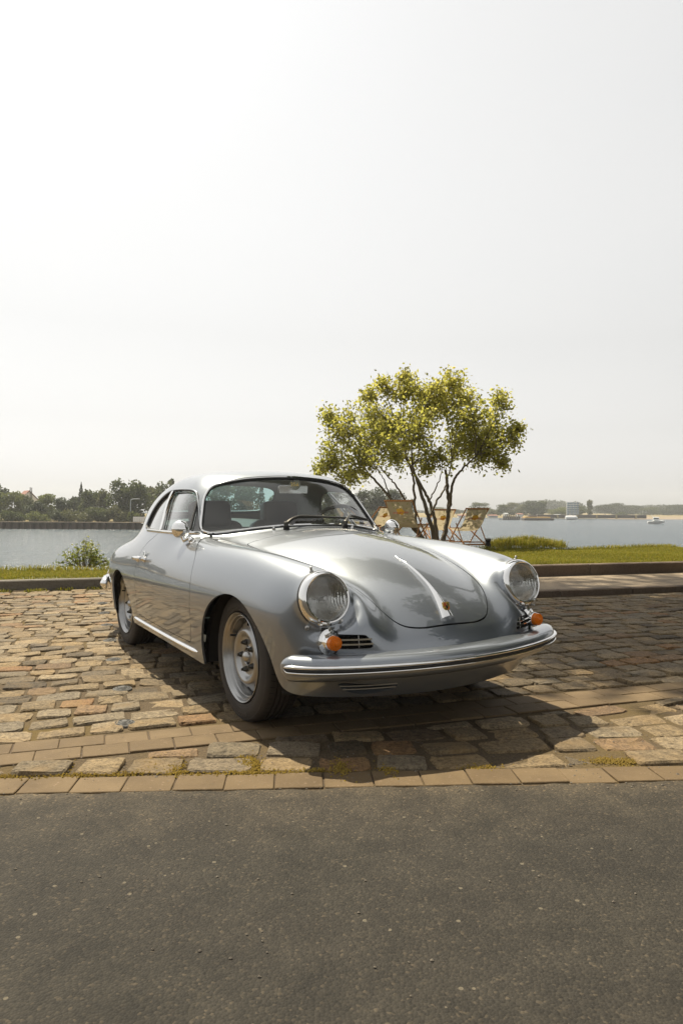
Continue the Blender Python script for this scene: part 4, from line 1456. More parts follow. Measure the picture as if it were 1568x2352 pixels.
# ------------------------------------------------------------------ bumpers
def bumper_path(pts, z=.364):
    half = catmull([(x, y) for x, y in pts], 7, closed=False)
    full = np.concatenate([half[::-1] * [1, -1], half[1:]])
    P = np.c_[full, np.full(len(full), z)]
    P = resample(P, .004, closed=False)
    n = len(P); k = int(.10 / .004)
    return np.concatenate([P[:k], P[k:n - k:5], P[n - k:]])
def front_bumper():
    P = bumper_path([(.822, 0), (.814, .15), (.790, .30), (.743, .47), (.690, .60), (.640, .68), (.585, .735), (.535, .764)])
    n = len(P)
    arc = np.concatenate([[0], np.cumsum(np.linalg.norm(np.diff(P, axis=0), axis=1))]); arc = arc / arc[-1] * 2 - 1
    prof = [(.040, -.115), (.045, -.080), (.044, -.045), (.038, -.018), (.027, -.003), (.015, .0015), (-.018, .0015), (-.034, -.003), (-.046, -.014), (-.056, -.034), (-.060, -.060), (-.052, -.061), (-.040, -.03), (.02, -.02), (.032, -.06), (.034, -.115)]
    T, N, B = frames(P, False, (0, 0, 1))
    out = B * np.sign((B @ np.array([1., 0, 0])).sum())
    V = []
    for i in range(n):
        e = abs(arc[i]); sc = 1.0 if e < .93 else max(.05, math.sqrt(max(0, 1 - ((e - .93) / .07)**2)))
        dep = 1.0 if e < .6 else 1 - .55 * ((e - .6) / .4)**1.5
        for up_, o_ in prof:
            V.append(P[i] + np.array([0, 0, 1]) * up_ * (sc * .9 + .1) + out[i] * (o_ * dep - (1 - sc) * .02))
    m = len(prof)
    F = [(i * m + k, i * m + (k + 1) % m, (i + 1) * m + (k + 1) % m, (i + 1) * m + k) for i in range(n - 1) for k in range(m)]
    F += [tuple(range(m))[::-1], tuple((n - 1) * m + k for k in range(m))]
    mb = MB(); mb.add(V, F)
    me = mb.mesh('front_bumper')
    import bmesh
    bm = bmesh.new(); bm.from_mesh(me); bmesh.ops.recalc_face_normals(bm, faces=bm.faces[:]); bm.to_mesh(me); bm.free()
    o = put('front_bumper', me, M_paint, car); set_sharp(me, R(55))
    # chrome strip: a bright half-round moulding with a lower bead and a black strip standing in for a dark reflection
    i0 = 8; S = P[i0:n - i0] + out[i0:n - i0] * .003
    m2 = len(S)
    scl = np.array([min(1, math.sqrt(max(.02, 1 - (1 - min(i, m2 - 1 - i) / 6.0)**2))) if min(i, m2 - 1 - i) < 6 else 1 for i in range(m2)])
    def strip(name, zlo, zhi, depth, mat, parent):
        zc, hh = (zlo + zhi) / 2, (zhi - zlo) / 2
        a = np.linspace(-np.pi / 2, np.pi / 2, 9)
        pr = [(zc + hh * math.sin(t), depth * math.cos(t)) for t in a] + [(zc + hh, -.004), (zc - hh, -.004)]
        Vs = [S[i] + np.array([0, 0, 1]) * (u * (1 if name != 'x' else 1)) * scl[i] + out[i0 + i] * (w * scl[i]) for i in range(m2) for u, w in pr]
        k = len(pr)
        mbb = MB(); mbb.add(Vs, [(i * k + q, i * k + (q + 1) % k, (i + 1) * k + (q + 1) % k, (i + 1) * k + q) for i in range(m2 - 1) for q in range(k)] + [tuple(range(k))[::-1], tuple((m2 - 1) * k + q for q in range(k))])
        me2 = mbb.mesh(name)
        bm2 = bmesh.new(); bm2.from_mesh(me2); bmesh.ops.recalc_face_normals(bm2, faces=bm2.faces[:]); bm2.to_mesh(me2); bm2.free()
        ob = put(name, me2, mat, parent); set_sharp(me2, R(60)); return ob
    st = strip('chrome_strip', -.001, .0145, .012, M_chrome, o)
    strip('painted_reflection', -.0115, -.001, .006, M_rubber, o)  # black band painting the dark reflection between the two chrome mouldings
    strip('chrome_bead', -.021, -.0115, .008, M_chrome, o)
    return o
front_bumper()
def rear_bumper():
    import bmesh
    P = bumper_path([(-3.13, 0), (-3.11, .25), (-3.04, .46), (-2.91, .61), (-2.76, .70), (-2.60, .765)], .40)
    n = len(P); arc = np.concatenate([[0], np.cumsum(np.linalg.norm(np.diff(P, axis=0), axis=1))]); arc = arc / arc[-1] * 2 - 1
    prof = [(.060, .05), (.055, .02), (.03, .002), (0, -.004), (-.03, .002), (-.055, .02), (-.06, .05), (-.04, .06), (.04, .06)]
    V = []
    for i in range(n):
        e = abs(arc[i]); sc = 1.0 if e < .9 else math.sqrt(max(.03, 1 - ((e - .9) / .1)**2))
        cdir = np.array([-1.6 - P[i][0], -P[i][1], 0]); cdir /= np.linalg.norm(cdir)
        for u, w in prof: V.append(P[i] + np.array([0, 0, 1]) * u * sc + cdir * w)
    m = len(prof)
    mb = MB(); mb.add(V, [(i * m + k, i * m + (k + 1) % m, (i + 1) * m + (k + 1) % m, (i + 1) * m + k) for i in range(n - 1) for k in range(m)] + [tuple(range(m)), tuple((n - 1) * m + k for k in range(m))])
    me = mb.mesh('rear_bumper'); bm = bmesh.new(); bm.from_mesh(me); bmesh.ops.recalc_face_normals(bm, faces=bm.faces[:]); bm.to_mesh(me); bm.free()
    put('rear_bumper', me, M_chrome, car)
    for s in (-1, 1):
        mb = MB(); mb.tube([(-2.97, s * .60, .34), (-3.0, s * .61, .40), (-2.97, s * .60, .47)], [.02, .03, .018], 10)
        mb.build('bumper_guard', M_chrome, car)
rear_bumper()

# ------------------------------------------------------------------ bonnet handle with crest
xs = np.linspace(.262, .655, 30)
C = np.array([top_pt(x, 0.0)[0] for x in xs]); N = body_n(C)
t = np.linspace(0, 1, 30)
wid = .003 + .0045 * t + .026 * np.clip((t - .62) / .38, 0, 1)**1.5
hgt = .004 + .014 * sstep(t, 0, .55) + .010 * np.clip((t - .55) / .45, 0, 1)
mb = MB(); prof = [(-1, -.0), (-.96, .35), (-.72, .66), (-.36, .9), (0, 1.0), (.36, .9), (.72, .66), (.96, .35), (1, 0)]
V = [C[i] + N[i] * (hgt[i] * b - .001) + np.array([0, 1, 0]) * wid[i] * a for i in range(30) for a, b in prof]
m = len(prof)
mb.add(V, [(i * m + k, i * m + k + 1, (i + 1) * m + k + 1, (i + 1) * m + k) for i in range(29) for k in range(m - 1)] + [tuple(29 * m + k for k in range(m))])
import bmesh
me = mb.mesh('bonnet_handle'); bm = bmesh.new(); bm.from_mesh(me); bmesh.ops.recalc_face_normals(bm, faces=bm.faces[:]); bm.to_mesh(me); bm.free()
handle = put('bonnet_handle', me, M_chrome, car); set_sharp(me, R(50))
i = 25
up_d = C[24] - C[29]; up_d /= np.linalg.norm(up_d)
nn = N[27] + .35 * up_d * -1; nn /= np.linalg.norm(nn)
yy = np.array([0, 1., 0]); up2 = np.cross(nn, yy); up2 *= np.sign(up2 @ up_d)
c0 = C[27] + N[27] * (hgt[27] + .0005)
def crest_pts(sc):
    o = [(-.017, .020), (-.010, .022), (0, .020), (.010, .022), (.017, .020), (.0175, .006), (.014, -.008), (.007, -.018), (0, -.023), (-.007, -.018), (-.014, -.008), (-.0175, .006)]
    return [(a * sc, b * sc) for a, b in o]
def crest_poly(pts, h):
    return [c0 + yy * a + up2 * b + nn * h for a, b in pts]
mb = MB()
top = crest_poly(crest_pts(1.0), .003); bot = crest_poly(crest_pts(1.04), -.004); k = len(top)
mb.add(np.concatenate([top, bot]), [tuple(range(k))] + [(i, (i + 1) % k, k + (i + 1) % k, k + i) for i in range(k)])
cr = mb.build('crest', M_gold, handle, smooth=False)
mb = MB()
for qa, qb, y0, y1 in ((-.0155, -.001, .001, .018), (.001, .0135, -.016, -.001)):
    for j in range(3):
        w = (qb - qa) / 5.0; a0 = qa + 2 * j * w
        lo = y0 if qa < 0 else max(y0, -.016 + abs(a0) * .9)
        mb.add(crest_poly([(a0, lo), (a0 + w, lo), (a0 + w, y1), (a0, y1)], .0036), [(0, 1, 2, 3)])
mb.build('red_stripe', M_red, cr, smooth=False)
mb = MB()
for qa, qb, y0, y1 in ((.001, .0155, .001, .018), (-.0135, -.001, -.016, -.001)):
    for j in range(2):
        w = (qb - qa) / 4.0; a0 = qa + (2 * j + .5) * w
        mb.add(crest_poly([(a0, y0 + .003), (a0 + w, y0 + .003), (a0 + w * .7, y1 - .003), (a0 + w * .2, y1 - .003)], .0036), [(0, 1, 2, 3)])
mb.add(crest_poly([(-.005, -.006), (0, -.009), (.005, -.006), (.005, .005), (-.005, .005)], .0042), [(0, 1, 2, 3, 4)])
mb.build('black_charge', M_black, cr, smooth=False)

# ------------------------------------------------------------------ sill strips, handles, mirrors, wipers, small fittings
for s in (-1, 1):
    xs = np.linspace(-1.60, -.405, 40)
    L = np.array([side_pt(x, .243 + (.262 - .243) * (x + .405) / -1.195 + .012, s)[0] for x in xs]); Nn = body_n(L)
    pr = [(-.012, -.003), (-.0115, .004), (-.008, .010), (-.002, .0125), (.002, .0125), (.008, .010), (.0115, .004), (.012, -.003)]
    sc = np.ones(40); sc[[0, -1]] = .25; sc[[1, -2]] = .8
    V = [L[i] + np.array([0, 0, 1]) * u * sc[i] + Nn[i] * w * sc[i] for i in range(40) for u, w in pr]
    m = len(pr); mb = MB()
    mb.add(V, [(i * m + k, i * m + (k + 1) % m, (i + 1) * m + (k + 1) % m, (i + 1) * m + k) for i in range(39) for k in range(m)] + [tuple(range(m)), tuple(39 * m + k for k in range(m))])
    me = mb.mesh('sill_strip'); bm = bmesh.new(); bm.from_mesh(me); bmesh.ops.recalc_face_normals(bm, faces=bm.faces[:]); bm.to_mesh(me); bm.free()
    put('sill_strip', me, M_chrome, car); set_sharp(me, R(50))
    # door handle
    a_, na = side_pt(-1.42, .668, s); b_, nb = side_pt(-1.275, .674, s)
    mb = MB()
    mb.lathe([(.020, -.004), (.020, .006), (.014, .012), (.011, .030)], 14, axis_mat(a_, na))
    mb.lathe([(.018, -.004), (.018, .006), (.012, .012), (.010, .030)], 14, axis_mat(b_, nb))
    P0, P1 = a_ + na * .034, b_ + nb * .034
    L = np.array([P0 + (P1 - P0) * q + na * .008 * math.sin(math.pi * q) for q in np.linspace(-.16, 1.06, 12)])
    mb.tube(L, [.007, .011, .012, .012, .012, .013, .013, .013, .014, .015, .014, .009], 10, flat=1.0)
    hd = mb.build('door_handle', M_chrome, doors[s])
    c_, nc = side_pt(-1.285, .695, s)
    mb = MB(); mb.box(c_ + nc * .006, (.034, .010, .06), None, .005); mb.build('handle_scoop', M_chrome, hd)
    # mirror
    b_, nb = top_pt(-.745, s * .678)
    b_, nb = ray_body((-.722, s * 1.0, 1.05), (0, -s * .8, -.6))
    Hc_ = np.array([-.772, s * .718, .872 if s < 0 else .858]); hd_ = np.array([.86, -s * .12, -.05]); hd_ /= np.linalg.norm(hd_)
    mb = MB()
    mb.lathe([(r_ * .9, h_ * .9) for r_, h_ in [(1e-4, .050), (.012, .050), (.022, .046), (.040, .028), (.053, .006), (.0575, -.014), (.058, -.020), (.054, -.024)]], 36, axis_mat(Hc_, hd_))
    mi = mb.build('wing_mirror', M_chrome, doors[s])
    mb = MB(); mb.disc(.0475, -.019, 32, axis_mat(Hc_, hd_)); mb.build('mirror_glass', M_chrome, mi, smooth=False)
    mb = MB()
    mb.tube([Hc_ + np.array([.005, 0, -.03]), Hc_ + np.array([.02, -s * .008, -.062]), b_ + nb * .022 + np.array([-.01, 0, 0]), b_ + nb * .004], [.014, .013, .013, .019], 12)
    xs = np.linspace(-1, 1, 12)
    rows = []
    for q in xs:
        w = .021 * math.sqrt(max(0, 1 - q * q)) + .0005
        pt = b_ + np.array([1, 0, -.10]) * (q * .05 + .01)
        rows.append((pt, w))
    Pq = body_proj(np.array([r_[0] for r_ in rows]), 5); Nq = body_n(Pq)
    up_t = np.cross(Nq, np.array([1., 0, 0])); up_t /= np.linalg.norm(up_t, axis=1, keepdims=True)
    V = []
    for i2, (pt, w) in enumerate(rows):
        for u, h in ((-1, -.003), (-.8, .004), (0, .010), (.8, .004), (1, -.003)):
            V.append(Pq[i2] + up_t[i2] * w * u + Nq[i2] * h)
    mb.add(V, [(i2 * 5 + k, i2 * 5 + k + 1, (i2 + 1) * 5 + k + 1, (i2 + 1) * 5 + k) for i2 in range(11) for k in range(4)])
    me = mb.mesh('mirror_foot'); bm = bmesh.new(); bm.from_mesh(me); bmesh.ops.recalc_face_normals(bm, faces=bm.faces[:]); bm.to_mesh(me); bm.free()
    put('mirror_foot', me, M_chrome, mi); set_sharp(me, R(60))
# wipers: spindle, arm and blade lying along the foot of the screen
def ws_pt(y, z): return ray_body((.2, y, z), (-1, 0, 0))
for y0, y1 in ((-.20, .10), (.185, .44)):
    b_, nb = top_pt(-.507, y0)
    mb = MB(); mb.lathe([(.019, -.004), (.017, .012), (.011, .026), (.010, .034), (1e-4, .036)], 14, axis_mat(b_, nb))
    wp = mb.build('wiper', M_black, car)
    mb = MB()
    e_, ne = ws_pt(y1, .918 - .05 * abs(y1))
    A0 = b_ + nb * .032; A3 = e_ + ne * .03
    mid = ws_pt((y0 * .55 + y1 * .45), .908)[0] + nb * .034
    L = catmull([A0, A0 * .6 + mid * .4 + nb * .012, mid, A3], 5, closed=False)
    mb.tube(L, np.linspace(.011, .006, len(L)), 8)
    mb.lathe([(.013, .02), (.013, .042), (.009, .046), (1e-4, .046)], 12, axis_mat(b_, nb))
    mb.build('wiper_arm', M_nut, wp)
    ys = np.linspace(y0 + .10 * (y1 - y0) / .3, y1 + .16 if y0 < 0 else y1 + .06, 14)
    L = np.array([ws_pt(y, .926 - .10 * y * y)[0] for y in ys]); L += body_n(L) * .012
    mb = MB(); mb.tube(L, .006, 6); mb.build('wiper_blade', M_rubber, wp)
for y in (-.259, .259):
    q, n = top_pt(-.545, y)
    mb = MB(); mb.lathe([(.010, -.002), (.010, .004), (.006, .010), (.006, .016), (1e-4, .019)], 10, axis_mat(q, n)); mb.build('washer_nozzle', M_chrome, car)
# louvres of the fresh-air intake at the back of the bonnet
lv = MB()
for r_ in range(2):
    for k in range(26):
        y = (k - 12.5) * .0135; x = -.352 - .02 * r_ + .14 * y * y
        q, n = top_pt(x, y)
        lv.box(q + n * .0005, (.012, .0065, .003), None, .0012)
lv.build('cowl_louvre', M_dullchrome, hood)

# ------------------------------------------------------------------ wheels
def arc_text(txt, r, ang0, size, mat3, flip=False, step=None):
    mb = MB(); ang = ang0
    for ch in txt:
        V, F = text_mesh(ch, size, .0012, True)
        if len(V) == 0:
            ang += .5 * size / r; continue
        w = V[:, 0].max() - V[:, 0].min()
        V = V - [(V[:, 0].max() + V[:, 0].min()) / 2, 0, 0]
        dA = (w / 2 + size * .11) / r
        ang -= dA
        c, s_ = math.cos(ang), math.sin(ang)
        rad = np.array([c, s_, 0]); tan = np.array([s_, -c, 0])
        Q = V[:, :1] * tan + V[:, 1:2] * rad + rad * r + np.array([0, 0, 1]) * V[:, 2:3]
        mb.add(Q, F); ang -= dA
    return mb
def make_wheel():
    """local: axle along +z (outwards), wheel plane xy, y up"""
    mb = MB()
    mb.lathe([(1e-4, -.09), (.155, -.09), (.155, -.14), (.05, -.15)], 32)
    w = mb.build('wheel', M_under, None)
    # tyre
    R0 = .3005
    prof = [(.196, -.150), (.203, -.168), (.225, -.178), (.255, -.180), (.280, -.172), (.2935, -.160)]
    tread = [(R0 - .003, -.150), (R0 - .002, -.126)]
    for zc in (-.118, -.094, -.070, -.046):
        tread += [(R0, zc - .0045), (R0 - .008, zc - .004), (R0 - .008, zc + .004), (R0, zc + .0045)]
    tread += [(R0 - .001, -.034), (R0 - .003, -.018)]
    prof += tread + [(.2935, -.006), (.285, .003), (.2815, .0045), (.279, .0035), (.262, .0105), (.246, .0125), (.232, .0115), (.2285, .0085), (.226, .0095), (.216, .006), (.2105, -.002), (.206, -.008), (.196, -.010)]
    mb = MB(); mb.lathe(prof, 96)
    ty = mb.build('tyre', M_tyre, w, sharp=32)
    # shoulder sipes
    mb = MB()
    for k in range(64):
        q = 2 * math.pi * k / 64
        c, s_ = math.cos(q), math.sin(q); c2, s2 = math.cos(q + .02), math.sin(q + .02)
        for rr, z0, z1 in ((R0 - .0002, -.036, -.012), (R0 - .0002, -.066, -.050), (R0 - .0002, -.09, -.074), (R0 - .0002, -.150, -.124)):
            mb.add([(rr * c, rr * s_, z0), (rr * math.cos(q + .012), rr * math.sin(q + .012), z0), ((rr) * math.cos(q + .032), (rr) * math.sin(q + .032), z1), (rr * c2, rr * s2, z1)], [(0, 1, 2, 3)])
    mb.build('tread_sipe', M_black, ty, smooth=False, kind='stuff')
    mb = arc_text('EfficientGrip', .2585, R(83), .026, None)
    V = np.concatenate(mb.V); mb.V = [V + [0, 0, .0115]]
    mb.build('lettering', M_letter, ty, smooth=False)
    mb = arc_text('GOODYEAR', .2585, R(290), .027, None)
    V = np.concatenate(mb.V); mb.V = [V + [0, 0, .0115]]
    mb.build('lettering', M_letter, ty, smooth=False)
    # steel rim: lip, stepped well, disc with slots
    rp = [(.199, -.016), (.204, -.002), (.2075, .004), (.2085, .008), (.2065, .0105), (.2035, .009), (.200, .001), (.1965, -.005), (.1945, -.0075), (.1905, -.0065), (.1885, -.009), (.1865, -.019), (.1845, -.022), (.1805, -.021), (.1785, -.024), (.1765, -.040), (.1735, -.046), (.1720, -.056), (.1712, -.066)]
    mb = MB(); mb.lathe(rp, 80)
    rim = mb.build('rim', M_rim, w, sharp=50)
    # disc
    seg = 80; prof = [(.1712, -.066), (.167, -.057), (.161, -.048), (.153, -.041), (.146, -.036), (.139, -.029), (.131, -.020), (.122, -.0145), (.112, -.015), (.103, -.021), (.095, -.030), (.088, -.035), (.078, -.036), (.060, -.036), (.048, -.035), (.044, -.030), (.040, -.030), (.039, -.045)]
    # finer rows in the slot zone so the slots have clean edges
    fine = []
    for (r0, h0), (r1, h1) in zip(prof[:-1], prof[1:]):
        k = 4 if r0 > .135 else 2
        for j in range(k): fine.append((r0 + (r1 - r0) * j / k, h0 + (h1 - h0) * j / k))
    fine.append(prof[-1]); seg = 160
    a = np.linspace(0, 2 * np.pi, seg, endpoint=False)
    V = np.array([(r * math.cos(q), r * math.sin(q), h) for r, h in fine for q in a])
    T = []
    for i in range(len(fine) - 1):
        for k in range(seg):
            p, q_, r_, s_ = i * seg + k, i * seg + (k + 1) % seg, (i + 1) * seg + (k + 1) % seg, (i + 1) * seg + k
            T += [(p, q_, r_), (p, r_, s_)]
    T = np.array(T)
    def slot_g(U):
        rr = np.hypot(U[:, 0], U[:, 1]); th = np.arctan2(U[:, 1], U[:, 0])
        ns = 10; d = (th * ns / (2 * np.pi)) % 1 - .5; d = d * 2 * np.pi / ns * .152
        return np.hypot(d / 1.7, (rr - .1535)) - .0105
    (V, T), _ = split((V, T), slot_g)
    me = fast_mesh('wheel_disc', V, T); put('wheel_disc', me, M_rim, rim)
    mb = MB(); mb.lathe([(1e-4, -.008), (.012, -.010), (.022, -.016), (.029, -.028), (.031, -.05)], 24)
    mb.build('hub_cap', M_dullchrome, w)
    for k in range(5):
        q = R(90 + 20 + 72 * k); c = (.066 * math.cos(q), .066 * math.sin(q), -.036)
        mb = MB()
        mb.lathe([(.0145, -.002), (.0145, .004), (.012, .010)], 12, axis_mat(c, (0, 0, 1)))
        mb.lathe([(.0115, .004), (.0115, .016), (.009, .019)], 6, axis_mat(c, (0, 0, 1)))
        mb.lathe([(.0065, .015), (.0065, .027), (1e-4, .028)], 10, axis_mat(c, (0, 0, 1)))
        mb.build('wheel_nut', M_nut, w)
    q = R(152); mb = MB(); mb.tube([(.160 * math.cos(q), .160 * math.sin(q), -.045), (.166 * math.cos(q), .166 * math.sin(q), -.015), (.167 * math.cos(q), .167 * math.sin(q), -.006)], [.0065, .0055, .0055], 8)
    mb.build('tyre_valve', M_rubber, w)
    return w
w0 = make_wheel()
first = True
for x, yo in ((0, .692), (-2.1, .690)):
    for s in (-1, 1):
        w = w0 if first else copy_tree(w0)
        first = False
        w.parent = car
        w.location = (x, s * yo, .2975)
        # local z -> outward, local y -> up
        zc = Vector((0, s, 0)); yc = Vector((0, 0, 1)); xc = yc.cross(zc)
        Mx = Matrix((xc, yc, zc)).transposed()
        w.rotation_euler = Mx.to_euler()
mb = MB(); mb.tube([(0, -.6, .29), (0, .6, .29)], .03, 8); mb.tube([(-2.1, -.6, .29), (-2.1, .6, .29)], .035, 8); mb.box((-2.35, 0, .33), (.6, .6, .2), None, .05)
mb.build('axle', M_under, car)
# ================================================================== TREES, DECKCHAIRS, THE FAR BANKS
def leaf_cloud(C, size, rnd, r, up_bias=.3, aspect=.6):
    """quads at centres C; size per leaf"""
    n = len(C); C = np.asarray(C, float)
    nrm = r.normal(size=(n, 3)); nrm[:, 2] += up_bias; nrm /= np.linalg.norm(nrm, axis=1, keepdims=True)
    t = r.normal(size=(n, 3)); t -= nrm * (t * nrm).sum(1, keepdims=True); t /= np.linalg.norm(t, axis=1, keepdims=True)
    b = np.cross(nrm, t); s = np.asarray(size).reshape(-1, 1) * np.ones((n, 1))
    V = np.stack([C - t * s * .5, C + b * s * .5 * aspect, C + t * s * .5, C - b * s * .5 * aspect], 1).reshape(-1, 3)
    Q = np.arange(n * 4).reshape(n, 4)
    return V, Q
def leaf_obj(name, C, size, rnd, r, mat, parent=None, aspect=.6, **props):
    V, Q = leaf_cloud(C, size, rnd, r, aspect=aspect)
    me = fast_mesh(name, V, Q, False)
    at_ = me.attributes.new('rnd', 'FLOAT', 'FACE'); at_.data.foreach_set('value', np.clip(rnd, 0, 1).astype(np.float32))
    return put(name, me, mat, parent, **props)

# ---- multi-stemmed tree behind the car
TY = 15.3
def tp(u, v, dy=0.0):
    p = at(u, v, TY + dy); return np.array(p)
ft = empty('multi_stem_tree', tuple(tp(1000, 1258)))
ft['label'] = 'small multi-stemmed tree with yellow-green crown beside the deckchairs'; ft['category'] = 'tree'
base = np.array(ft.location)
stems = [  # (pixel path, start radius, depth offsets)
    ([(1012, 1262), (1018, 1235), (1026, 1200), (1030, 1160), (1026, 1110), (1022, 1080)], .075, [0, .0, .1, .1, .2, .3]),
    ([(1026, 1200), (1032, 1165), (1036, 1128), (1046, 1095), (1066, 1072), (1090, 1050)], .05, [.1, .05, -.1, -.2, -.3, -.4]),
    ([(1000, 1262), (996, 1230), (984, 1190), (972, 1150), (960, 1110), (945, 1070)], .07, [-.1, -.2, -.3, -.35, -.4, -.5]),
    ([(1004, 1262), (1002, 1220), (992, 1170), (974, 1130), (955, 1095), (930, 1050)], .06, [.2, .3, .4, .5, .6, .7]),
    ([(985, 1262), (960, 1225), (930, 1190), (900, 1150), (880, 1125), (850, 1090)], .06, [-.2, -.3, -.4, -.3, -.2, -.1]),
    ([(990, 1262), (958, 1215), (952, 1160), (950, 1110), (944, 1080), (930, 1040)], .05, [.3, .4, .5, .4, .4, .3]),
    ([(984, 1190), (1003, 1150), (1022, 1120), (1030, 1090), (1036, 1060)], .032, [-.3, -.2, 0, .1, .2]),
    ([(948, 1185), (930, 1150), (912, 1120), (895, 1100), (870, 1070)], .035, [.5, .6, .6, .7, .8]),
    ([(985, 1150), (1000, 1120), (1012, 1090), (1015, 1060)], .022, [.4, .3, .2, .1]),
    ([(900, 1150), (888, 1120), (880, 1100), (868, 1080)], .022, [-.3, -.2, -.2, -.3]),
]
mbk = MB(); tips = []
for path, r0, dz in stems:
    K = np.array([tp(u, v, d) for (u, v), d in zip(path, dz)])
    P = catmull(K, 6, closed=False); n = len(P)
    P += np.random.default_rng(int(path[0][0] + path[-1][0])).normal(0, .008, P.shape)
    mbk.tube(P - base, np.linspace(r0 * .8, r0 * .36, n), 8)
    tips.append((P[-1], P[-1] - P[-4], r0 * .42))
# crown envelope in the picture plane: lobes (u, v, ru, rv) at several depths
lobes = [(800, 985, 62, 60, -.3), (770, 1050, 45, 48, .2), (840, 1060, 70, 55, -.6), (870, 960, 65, 70, .5), (920, 900, 45, 42, .0), (950, 990, 80, 75, -.8), (905, 1040, 60, 60, .7), (1020, 930, 60, 62, .4), (1035, 880, 34, 36, 0), (1080, 960, 62, 60, -.5), (1130, 980, 48, 55, .3), (1120, 1040, 60, 48, -.2), (1150, 925, 26, 26, .2), (1050, 1030, 70, 55, .6), (985, 1060, 55, 50, -.4), (760, 960, 25, 28, .1), (880, 885, 20, 16, .1), (845, 905, 18, 16, -.1), (1170, 1010, 26, 34, 0), (1186, 985, 14, 8, .1), (1150, 1062, 22, 22, .2), (800, 1100, 40, 22, .1), (930, 870, 12, 10, 0), (985, 940, 50, 52, .1), (1000, 900, 30, 36, -.2), (960, 905, 28, 30, .3), (850, 1010, 60, 50, .3), (900, 980, 60, 50, -.4), (1090, 1005, 55, 45, .2), (745, 1075, 26, 30, .1), (1060, 915, 36, 40, .3)]
r = np.random.default_rng(21)
br = MB(); C, S, RN = [], [], []
px = TY / 1608.7
for u, v, ru, rv, dd in lobes:
    c = tp(u, v, dd); rad = np.array([ru * px, max(ru, rv) * px * .85 + .1, rv * px])
    # small branch from the nearest stem tip
    i = int(np.argmin([np.linalg.norm(c - t[0]) for t in tips])); t0 = tips[i]
    mid = (t0[0] + c) / 2 + t0[1] * .6
    P = catmull(np.array([t0[0], mid, c]), 6, closed=False)
    br.tube(P - base, np.linspace(t0[2] * .8, .006, len(P)), 5)
    ntw = int(15 + 31 * ru * rv / 3600)
    for _ in range(ntw):
        d = r.normal(size=3); d /= np.linalg.norm(d); k = r.random()**.4
        e = c + d * rad * k
        s_ = c + (e - c) * .2 + r.normal(0, .04, 3)
        br.tube(np.array([s_, (s_ + e) / 2 + r.normal(0, .04, 3), e]) - base, [.006, .005, .003], 4, caps=False)
        m = int(r.integers(13, 26))
        q = r.random(m)[:, None]
        L = s_ + (e - s_) * (.2 + 1.0 * q) + r.normal(0, .085, (m, 3))
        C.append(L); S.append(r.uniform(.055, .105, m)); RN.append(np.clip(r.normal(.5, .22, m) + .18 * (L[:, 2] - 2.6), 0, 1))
mbk.build('trunk', M_bark, ft, sharp=80)
br.build('branches', M_bark, ft, sharp=80)
C = np.concatenate(C) - base; S = np.concatenate(S); RN = np.concatenate(RN)
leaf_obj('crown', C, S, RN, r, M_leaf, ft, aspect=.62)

# ---- small leafy bush on the left grass edge
bc = np.array(on_z(197, 1303, .10)); bush = empty('bush', tuple(bc)); bush['label'] = 'small leafy green bush on the grass by the water behind the car'; bush['category'] = 'bush'
C, S, RN = [], [], []; mb = MB(); pxb = bc[1] / 1608.7
for _ in range(46):
    a = r.uniform(-1, 1); h = (1 - abs(a)**1.6) * r.uniform(.45, 1.0) * .42 + .03
    e = np.array([a * .37 + r.normal(0, .02), r.normal(0, .10), h])
    s_ = np.array([a * .12, r.normal(0, .03), 0])
    P = catmull(np.array([s_, (s_ + e) / 2 + [a * .04, 0, .05], e]), 5, closed=False)
    mb.tube(P, np.linspace(.005, .002, len(P)), 4, caps=False)
    m = int(r.integers(14, 26)); q = r.random(m)
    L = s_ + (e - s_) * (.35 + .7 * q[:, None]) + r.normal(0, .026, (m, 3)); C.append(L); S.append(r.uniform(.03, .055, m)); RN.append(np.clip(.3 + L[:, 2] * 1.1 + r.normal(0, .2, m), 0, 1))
mb.build('stems', M_bark, bush, sharp=80)
leaf_obj('leaves', np.concatenate(C), np.concatenate(S), np.concatenate(RN), r, M_bushleaf, bush, aspect=.6)

# ---- deckchairs
M_wood = kerb_mat('varnished_beech', (.34, .16, .06), (.46, .24, .10))
def canvas_mat():
    m, t, b = new_mat('cream_canvas')
    c = objco(t); n = noise(t, c, 7, 3); n2 = noise(t, c, 300, 2)
    t.links.new(mixc(t, n.outputs[0], (.36, .31, .22), (.44, .385, .285)), b.inputs['Base Color']); setp(b, rough=.9, spec=.1)
    out = t.nodes['Material Output']; tl = nd(t, 'ShaderNodeBsdfTranslucent', Color=(.45, .39, .27, 1)); mx = nd(t, 'ShaderNodeMixShader'); mx.inputs[0].default_value = .35
    t.links.new(b.outputs[0], mx.inputs[1]); t.links.new(tl.outputs[0], mx.inputs[2]); t.links.new(mx.outputs[0], out.inputs[0])
    return m
M_canvas = canvas_mat()
M_pr_red = simple('print_red', (.55, .12, .10), .9); M_pr_yel = simple('print_yellow', (.72, .45, .06), .9); M_pr_leaf = simple('print_leaf', (.28, .30, .12), .9)
